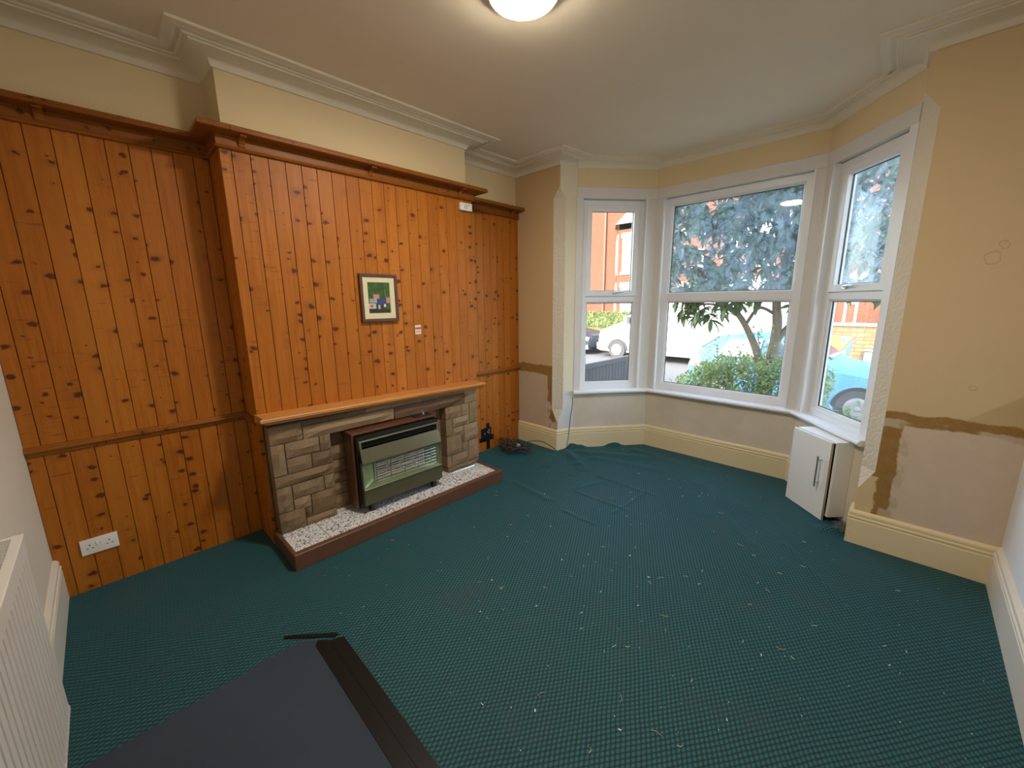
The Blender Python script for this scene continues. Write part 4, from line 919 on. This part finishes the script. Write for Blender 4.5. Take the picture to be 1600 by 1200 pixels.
for P, r0, r1 in (([(1.77, 6.2, 0.50), (1.71, 6.2, 0.68), (1.58, 6.2, 1.02), (1.40, 6.15, 1.34), (1.20, 6.1, 1.50), (0.85, 6.1, 1.85)], 0.055, 0.022), ([(1.78, 6.2, 0.50), (1.826, 6.2, 0.89), (1.834, 6.2, 1.23), (1.80, 6.2, 1.55), (1.86, 6.2, 2.05), (1.75, 6.25, 2.7)], 0.068, 0.03),
                  ([(1.83, 6.2, 0.98), (1.93, 6.22, 1.16), (2.06, 6.25, 1.30), (2.35, 6.2, 1.62), (2.6, 6.1, 2.1)], 0.042, 0.02), ([(1.50, 6.18, 1.22), (1.62, 6.2, 1.42), (1.80, 6.2, 1.34)], 0.022, 0.018), ([(1.30, 6.12, 1.43), (1.05, 6.0, 1.47), (0.80, 5.9, 1.42)], 0.020, 0.008),
                  ([(1.80, 6.2, 1.6), (1.5, 6.3, 2.1), (1.0, 6.3, 2.7)], 0.03, 0.012), ([(1.86, 6.2, 2.0), (2.3, 6.3, 2.6), (2.7, 6.2, 3.1)], 0.028, 0.012)):
    pp = smooth_path(P, 5); MB().tube(pp, [r0+(r1-r0)*i/(len(pp)-1) for i in range(len(pp))], 10).build('branch', M_BARK, tree, smooth=True)
rt = random.Random(11); leaf_v, leaf_f = leaf_mesh(0.19, 0.066, 0.04); lm = bpy.data.meshes.new('leaf'); lm.from_pydata(leaf_v, [], leaf_f); lm.materials.append(M_LEAF)
fol = MB(); near = []; whorls = []
while len(whorls) < 980:
    c = Vector((rt.uniform(-0.35, 3.6), rt.uniform(5.45, 7.0), rt.uniform(1.36, 3.9)))
    low = 1.50 + 0.10*math.sin(c.x*4.3) + (0.10 if 1.0 < c.x < 1.9 else 0.0)
    if c.x > 2.1: low = 1.62
    if c.x < 0.45: low = 1.56
    if c.z < low or c.x < 0.34-(c.y-6.0)*0.45: continue
    if (c.x-1.65)**2/4.4+(c.z-2.6)**2/2.4+(c.y-6.2)**2/1.0 > 1.0: continue
    whorls.append(c)
for P in ((0.78, 5.9, 1.40), (0.92, 5.95, 1.46), (1.05, 5.95, 1.42), (0.70, 5.9, 1.50), (1.18, 6.0, 1.45), (1.40, 6.1, 1.50), (1.62, 6.1, 1.52), (2.62, 5.9, 1.60), (2.80, 5.9, 1.58), (2.45, 6.0, 1.60), (0.82, 5.9, 1.33), (0.95, 5.9, 1.30), (1.10, 5.95, 1.34), (1.25, 6.0, 1.36), (0.88, 6.0, 1.40), (1.02, 5.85, 1.38), (1.32, 5.9, 1.42), (1.16, 5.9, 1.27), (1.48, 6.0, 1.44), (2.00, 6.2, 1.45)): whorls.append(Vector(P))
for wi, c in enumerate(whorls):
    ax = Vector((rt.gauss(0, 0.6), rt.gauss(-0.3, 0.6), rt.uniform(0.1, 1))).normalized(); s = ax.cross(Vector((0.3, 0.8, 0.1))).normalized(); b = ax.cross(s); k = rt.randint(7, 10)
    for i in range(k):
        a = 2*PI*i/k+rt.uniform(-0.3, 0.3); d = (s*math.cos(a)+b*math.sin(a))*rt.uniform(0.8, 1.0)+ax*rt.uniform(-0.5, 0.35)+Vector((0, 0, -0.25))
        M = rotm(d, rt.uniform(-0.5, 0.5)); sc = rt.uniform(0.65, 1.1)
        if c.y < 5.80 and len(near) < 180:
            ob = bpy.data.objects.new('leaf', lm); COL.objects.link(ob); ob.parent = tree; ob.location = c-WORG[tree.name]; ob.rotation_euler = M.to_euler(); ob.scale = (sc, sc, sc); near.append(ob)
        else: fol.add([M @ (Vector(v)*sc)+c for v in leaf_v], leaf_f)
fo = fol.build('foliage', M_LEAF, tree); tag(fo, None, kind='stuff')
# garden bush with thin sprays
bush = tag(empty('garden_bush', (1.55, 6.0, -0.30)), 'light green small leaved bush in front of the blue car', 'bush')
rb = random.Random(4); bl = MB(); lv, lf = leaf_mesh(0.055, 0.028, 0.010); stems = []
def bush_top(x): return 0.80-0.75*max(0, (1.35-x))**1.3-0.18*max(0, x-1.9)
nb = 0
while nb < 9000:
    c = Vector((rb.uniform(0.85, 2.45), rb.uniform(5.5, 6.5), rb.uniform(-0.2, 0.85)))
    if c.z > bush_top(c.x)+0.08*mnoise.noise((c.x*7, c.y*7, 2)): continue
    if c.y > 5.75 and c.z < bush_top(c.x)-0.25 and rb.random() < 0.7: continue
    M = rotm(Vector((rb.gauss(0, 1), rb.gauss(-0.4, 1), rb.gauss(0.3, 0.8)))); sc = rb.uniform(0.7, 1.3); bl.add([M @ (Vector(v)*sc)+c for v in lv], lf); nb += 1
for k in range(26):
    x, y = rb.uniform(1.05, 1.95), rb.uniform(5.7, 6.3); z0 = 0.3; top = bush_top(x)+rb.uniform(0.05, 0.45); dx = rb.uniform(-0.22, 0.08)
    P = smooth_path([(x, y, z0), (x+dx*0.5, y, (z0+top)/2), (x+dx, y-0.05, top)], 4); MB().tube(P, [0.006-0.0006*i for i in range(len(P))], 5).build('stem', M_BARK, bush)
    for q in P[4:]:
        for j in range(3):
            M = rotm(Vector((rb.gauss(0, 1), rb.gauss(0, 1), rb.gauss(0.4, 0.6)))); bl.add([M @ (Vector(v)*rb.uniform(0.6, 1.0))+Vector(q) for v in lv], lf)
tag(bl.build('foliage', M_BUSH, bush), None, kind='stuff')
sh = tag(empty('low_shrub', (2.72, 5.15, -0.30)), 'pale green low shrub at the foot of the right window view', 'shrub'); sl = MB(); lv2, lf2 = leaf_mesh(0.085, 0.036, 0.02)
for k in range(420):
    a = rb.random()*6.28; q = rb.random()**0.5*0.26; c = Vector((2.73+q*math.cos(a), 5.18+q*math.sin(a), rb.uniform(-0.25, 0.57-0.6*q))); M = rotm(Vector((rb.gauss(0, 1), rb.gauss(-0.3, 1), rb.gauss(0.5, 0.6)))); sl.add([M @ Vector(v)+c for v in lv2], lf2)
for k in range(5): MB().tube([(2.73, 5.18, -0.31), (2.73+rb.uniform(-.15, .15), 5.18+rb.uniform(-.15, .15), 0.3)], 0.006, 5).build('stem', M_BARK, sh)
tag(sl.build('foliage', M_SHRUB, sh), None, kind='stuff')
hg = tag(empty('clipped_hedge', (-7.0, 17.5, -0.42)), 'sunlit clipped hedge before the brick house', 'hedge')
MB().bev(-9.4, -4.7, 17.32, 17.78, -0.42, 0.95, 0.12, 2).build('core', plain('hedge_core', (0.07, 0.095, 0.03), 0.95, var=0.4, scale=5, bump=0.6), hg)
hl = MB(); lv3, lf3 = leaf_mesh(0.10, 0.06, 0.02)
for k in range(2400):
    x = rb.uniform(-9.4, -4.7); c = Vector((x, 17.29+rb.gauss(0, 0.03), rb.uniform(-0.4, 1.0))) if rb.random() < 0.7 else Vector((x, rb.uniform(17.32, 17.76), 0.97+rb.gauss(0, 0.03)))
    M = rotm(Vector((rb.gauss(0, 1), rb.gauss(-0.6, 0.8), rb.gauss(0.3, 0.8)))); hl.add([M @ Vector(v)+c for v in lv3], lf3)
tag(hl.build('foliage', M_HEDGE, hg), None, kind='stuff')

# --- boundary fence
fe = tag(empty('boundary_fence', (-0.47, 6.2, -0.30)), 'weathered grey timber board fence beyond the left window', 'fence'); M_FEN = plain('weathered_timber', (0.10, 0.085, 0.08), 0.9, var=0.25, scale=14, bump=0.3)
y = 4.6
while y < 7.05:
    MB().bev(-0.475, -0.457, y, y+0.092, -0.30, 0.50+0.006*rb.random(), 0.003, 1).build('board', M_FEN, fe); y += 0.098
MB().bev(-0.49, -0.44, 4.6, 7.06, 0.50, 0.585, 0.006, 1).build('cap_rail', M_FEN, fe)
for yy in (4.6, 7.08): MB().bev(-0.52, -0.42, yy, yy+0.10, -0.30, 0.70, 0.01, 1).build('post', M_FEN, fe)

# --- vehicles : lofted bodies.  local x = length (front at 0), y = width, z up ; near side is -y
M_TYRE = plain('tyre_rubber', (0.03, 0.03, 0.03), 0.85); M_HUB = plain('silver_wheel', (0.14, 0.14, 0.145), 0.5); M_CGLASS = plain('car_glass', (0.05, 0.075, 0.085), 0.06); M_BUMP = plain('grey_bumper', (0.16, 0.17, 0.18), 0.6)
M_RED = plain('red_lens', (0.65, 0.04, 0.02), 0.2); M_LAMP = plain('clear_lens', (0.75, 0.77, 0.78), 0.1)
def vehicle(name, label, cat, paint, stations, side, place, flip, wheels, wr, glass, extras, group=None):
    """stations: (x, zbot, zmid, zbelt, zroof, half width low, half width belt, half width roof)"""
    root = tag(empty(name, place), label, cat, group); ox, oy, oz = place
    def g(x, y, z): return Vector((ox+(-x if flip else x), oy+y, oz+z))
    mb = MB(); rows = []
    for (x, zb, zm, zl, zr, w0, w1, w2) in stations:
        rows.append([g(x, -w0*0.94, zb), g(x, -w0, zm), g(x, -w1, zl), g(x, -w2-0.02, zr-0.05), g(x, -w2*0.86, zr), g(x, w2*0.86, zr), g(x, w2+0.02, zr-0.05), g(x, w1, zl), g(x, w0, zm), g(x, w0*0.94, zb)])
    n = len(rows[0]); v = [p for r in rows for p in r]; f = []
    for i in range(len(rows)-1):
        for k in range(n): f.append((i*n+k, i*n+(k+1) % n, (i+1)*n+(k+1) % n, (i+1)*n+k))
    f += [tuple(range(n))[::-1], tuple(range((len(rows)-1)*n, len(rows)*n))]
    mb.add(v, f); mb.build('body', paint, root, smooth=True)
    for xw in wheels:
        for sy in (-1, 1):
            yy = sy*side
            arch = [(xw+(wr*1.22)*math.cos(t), wr*0.98+(wr*1.22)*math.sin(t)) for t in [k*PI/12 for k in range(13)]]
            MB().prism(arch, lambda p, q, t: g(p, t, q), yy-sy*0.10, yy+sy*0.012).build('wheel_arch', M_DARK, root)
            w = MB().lathe([(wr*0.55, -0.10), (wr*0.97, -0.10), (wr, -0.07), (wr, 0.07), (wr*0.97, 0.10), (wr*0.62, 0.10)], (0, 0, 0), 'y', 24).xf(lambda p: g(xw, yy-sy*0.06, wr)+p).build('wheel', M_TYRE, root, smooth=True)
            hb = MB().lathe([(wr*0.62, -0.02), (wr*0.62, 0.02), (wr*0.50, 0.03), (wr*0.15, 0.015), (wr*0.10, 0.03)] if sy > 0 else [(wr*0.10, -0.03), (wr*0.15, -0.015), (wr*0.50, -0.03), (wr*0.62, -0.02), (wr*0.62, 0.02)], (0, 0, 0), 'y', 20).xf(lambda p: g(xw, yy+sy*0.045, wr)+p).build('hub', M_HUB, w, smooth=True)
    for nm, mat, poly, y0, y1 in glass:      # side pieces, both sides; poly in (x, z); y0 at the bottom, y1 at the top
        zs = [q for p, q in poly]; z0, z1 = min(zs), max(zs)
        for sy in (-1, 1):
            def on(p, q, t): yv = y0+(y1-y0)*((q-z0)/max(1e-6, z1-z0)); return g(p, sy*(yv+t), q)
            MB().prism(poly, on, -0.02, 0.008).build(nm, mat, root)
    for nm, mat, verts in extras:            # thick quads across the body: four points, extruded along their normal
        a, b, c, d = [g(*q) for q in verts]; nn = (b-a).cross(d-a).normalized()*0.012
        MB().add([a-nn, b-nn, c-nn, d-nn, a+nn, b+nn, c+nn, d+nn], [(0, 1, 2, 3), (4, 5, 6, 7), (0, 1, 5, 4), (1, 2, 6, 5), (2, 3, 7, 6), (3, 0, 4, 7)]).build(nm, mat, root)
    return root
M_VAN = plain('white_van_paint', (0.40, 0.42, 0.42), 0.5, var=0.01, spec=0.25)
VS = [(0.0, 0.30, 0.55, 0.86, 0.90, 0.78, 0.70, 0.66), (0.12, 0.26, 0.60, 0.98, 1.04, 0.92, 0.84, 0.76), (0.55, 0.25, 0.65, 1.12, 1.20, 0.97, 0.92, 0.80), (1.05, 0.25, 0.70, 1.22, 1.38, 0.985, 0.95, 0.80), (1.75, 0.25, 0.70, 1.28, 2.10, 0.985, 0.97, 0.80), (2.15, 0.25, 0.70, 1.30, 2.30, 0.985, 0.975, 0.86), (3.2, 0.25, 0.70, 1.30, 2.36, 0.985, 0.98, 0.90), (5.9, 0.25, 0.70, 1.30, 2.34, 0.985, 0.98, 0.90), (6.0, 0.30, 0.70, 1.30, 2.30, 0.97, 0.96, 0.88)]
van = vehicle('panel_van', 'white panel van parked across the road facing left', 'van', M_VAN, VS, 0.985, (-5.62, 15.05-0.35, -0.58), False, (0.95, 4.75), 0.335,
    [('side_window', M_CGLASS, [(1.18, 1.32), (2.05, 1.34), (2.12, 1.92), (1.80, 1.96)], 0.962, 0.86), ('door_seam', M_BUMP, [(2.22, 0.42), (2.235, 0.42), (2.235, 2.05), (2.22, 2.05)], 0.985, 0.90), ('door_seam', M_BUMP, [(3.42, 0.42), (3.435, 0.42), (3.435, 2.05), (3.42, 2.05)], 0.985, 0.90),
     ('slide_rail', M_BUMP, [(3.40, 1.20), (5.3, 1.20), (5.3, 1.235), (3.40, 1.235)], 0.985, 0.985), ('side_strip', M_BUMP, [(1.45, 0.46), (4.2, 0.46), (4.2, 0.60), (1.45, 0.60)], 0.98, 0.985), ('sill_strip', M_BUMP, [(1.45, 0.25), (4.2, 0.25), (4.2, 0.32), (1.45, 0.32)], 0.94, 0.945), ('door_handle', M_BUMP, [(3.5, 0.98), (3.66, 0.98), (3.66, 1.02), (3.5, 1.02)], 0.985, 0.985), ('front_bumper', M_BUMP, [(0.02, 0.30), (0.55, 0.27), (0.55, 0.48), (0.04, 0.56)], 0.90, 0.95), ('headlight', M_LAMP, [(0.16, 0.80), (0.62, 0.92), (0.60, 1.06), (0.30, 1.00)], 0.90, 0.90)],
    [('windscreen', M_CGLASS, [(1.08, -0.76, 1.39), (1.08, 0.76, 1.39), (1.72, 0.74, 2.07), (1.72, -0.74, 2.07)])])
MB().bev(-5.62+1.30, -5.62+1.42, 13.42, 13.68, 0.70, 1.00, 0.03, 2).build('door_mirror', M_BUMP, van)
M_BLUE = plain('pale_blue_paint', (0.07, 0.19, 0.37), 0.5, 0.0, var=0.02, spec=0.25); M_BLK = plain('black_paint', (0.02, 0.025, 0.035), 0.2, 0.2, var=0.02); M_BLUE2 = plain('mid_blue_paint', (0.10, 0.28, 0.60), 0.25, 0.2, var=0.02)
CS = [(0.0, 0.32, 0.50, 0.64, 0.68, 0.60, 0.55, 0.50), (0.10, 0.22, 0.48, 0.70, 0.76, 0.78, 0.72, 0.64), (0.40, 0.18, 0.50, 0.78, 0.86, 0.85, 0.82, 0.68), (1.05, 0.18, 0.52, 0.86, 0.97, 0.86, 0.85, 0.68), (1.25, 0.18, 0.52, 0.88, 1.05, 0.86, 0.85, 0.66), (1.85, 0.18, 0.52, 0.90, 1.40, 0.86, 0.85, 0.60), (2.5, 0.18, 0.52, 0.92, 1.46, 0.86, 0.85, 0.60), (3.35, 0.18, 0.52, 0.94, 1.38, 0.86, 0.84, 0.58), (3.78, 0.20, 0.52, 0.95, 1.10, 0.83, 0.80, 0.56), (3.95, 0.30, 0.52, 0.80, 0.92, 0.76, 0.72, 0.52)]
CG = [('side_window', M_CGLASS, [(1.50, 0.98), (2.38, 1.00), (2.38, 1.36), (2.00, 1.34)], 0.855, 0.665), ('side_window', M_CGLASS, [(2.46, 1.00), (3.28, 1.02), (3.10, 1.33), (2.46, 1.36)], 0.855, 0.665), ('door_seam', M_DARK, [(2.41, 0.32), (2.42, 0.32), (2.42, 0.98), (2.41, 0.98)], 0.862, 0.858), ('door_handle', M_BUMP, [(2.20, 0.84), (2.34, 0.84), (2.34, 0.87), (2.20, 0.87)], 0.862, 0.862),
      ('tail_light', M_RED, [(3.62, 0.74), (3.90, 0.76), (3.86, 1.00), (3.66, 0.98)], 0.83, 0.79), ('headlight', M_LAMP, [(0.12, 0.58), (0.52, 0.68), (0.50, 0.80), (0.22, 0.72)], 0.82, 0.80), ('lower_bumper', M_BUMP, [(0.06, 0.24), (0.40, 0.20), (0.40, 0.36), (0.08, 0.42)], 0.82, 0.84)]
CE = [('windscreen', M_CGLASS, [(1.27, -0.62, 1.07), (1.27, 0.62, 1.07), (1.82, 0.55, 1.385), (1.82, -0.55, 1.385)]), ('rear_window', M_CGLASS, [(3.38, -0.52, 1.365), (3.38, 0.52, 1.365), (3.76, 0.52, 1.12), (3.76, -0.52, 1.12)])]
vehicle('hatchback_car', 'pale blue hatchback parked at the near kerb behind the bush', 'car', M_BLUE, [(q[0]*0.9, *q[1:]) for q in CS], 0.86, (3.25, 9.85, -0.58), True, (0.70, 2.90), 0.30, [(a, b, [(p*0.9, q) for p, q in c], d, e) for a, b, c, d, e in CG], [(a, b, [(q[0]*0.9, *q[1:]) for q in c]) for a, b, c in CE], 'parked cars')
vehicle('hatchback_car', 'black car parked nose towards the white van', 'car', M_BLK, CS, 0.86, (-5.95, 14.65, -0.58), True, (0.78, 3.22), 0.30, CG, CE, 'parked cars')
mt = tag(empty('blue_skip_shape', (1.62, 12.6, -0.58)), 'unclear blue and white item, built as a wheeled skip behind the orange barrier', 'skip')  # blue item of unclear kind, given the shape of a small wheeled skip
MB().prism([(1.15, -0.15), (1.95, -0.15), (2.10, 0.62), (1.02, 0.62)], lambda p, q, t: (p, t, q), 12.45, 13.05).build('tub', M_BLUE2, mt); MB().bev(1.18, 2.0, 12.43, 13.07, 0.22, 0.34, 0.01, 1).build('white_band', M_SASH, mt)
for xw in (1.3, 1.8): MB().lathe([(0.10, -0.06), (0.21, -0.06), (0.22, 0), (0.21, 0.06), (0.10, 0.06)], (xw, 12.5, -0.36), 'y', 20).build('wheel', M_TYRE, mt, smooth=True)
MB().box(1.2, 1.9, 12.5, 13.0, -0.36, -0.15).build('chassis', M_BUMP, mt)
# roadworks bits over the blue car, dark bin by the stone wall
M_ORG = plain('orange_plastic', (0.85, 0.13, 0.03), 0.5); ba = tag(empty('road_barrier', (1.95, 12.1, -0.58)), 'orange red roadworks barrier standing in the road', 'barrier')
MB().bev(1.62, 1.93, 12.08, 12.12, 0.30, 0.70, 0.015, 1).build('panel', M_ORG, ba); MB().tube([(1.70, 12.1, -0.58), (1.70, 12.1, 0.32)], 0.025, 8).build('leg', M_ORG, ba); MB().tube([(1.86, 12.1, -0.58), (1.86, 12.1, 0.32)], 0.025, 8).build('leg', M_ORG, ba)
MB().tube([(1.82, 12.06, 0.20), (2.10, 12.04, 0.66), (2.17, 12.04, 0.72)], 0.035, 8).build('strut', M_ORG, ba); MB().tube([(2.10, 12.04, 0.68), (2.32, 12.04, 0.71)], 0.022, 8).build('rail', M_ORG, ba); MB().bev(1.80, 1.92, 12.0, 12.1, -0.02, 0.14, 0.02, 1).build('lamp_box', plain('yellow_plastic', (0.75, 0.50, 0.05), 0.5), ba)
bn = tag(empty('utility_box', (2.25, 16.6, -0.47)), 'dark grey box standing against the yellow stone wall', 'box'); MB().bev(2.08, 2.42, 16.45, 16.80, -0.47, -0.05, 0.02, 1).build('casing', plain('dark_grey_plastic', (0.09, 0.10, 0.11), 0.6), bn); MB().bev(2.06, 2.44, 16.43, 16.82, -0.05, -0.01, 0.01, 1).build('lid', plain('dark_grey_lid', (0.13, 0.14, 0.15), 0.6), bn)
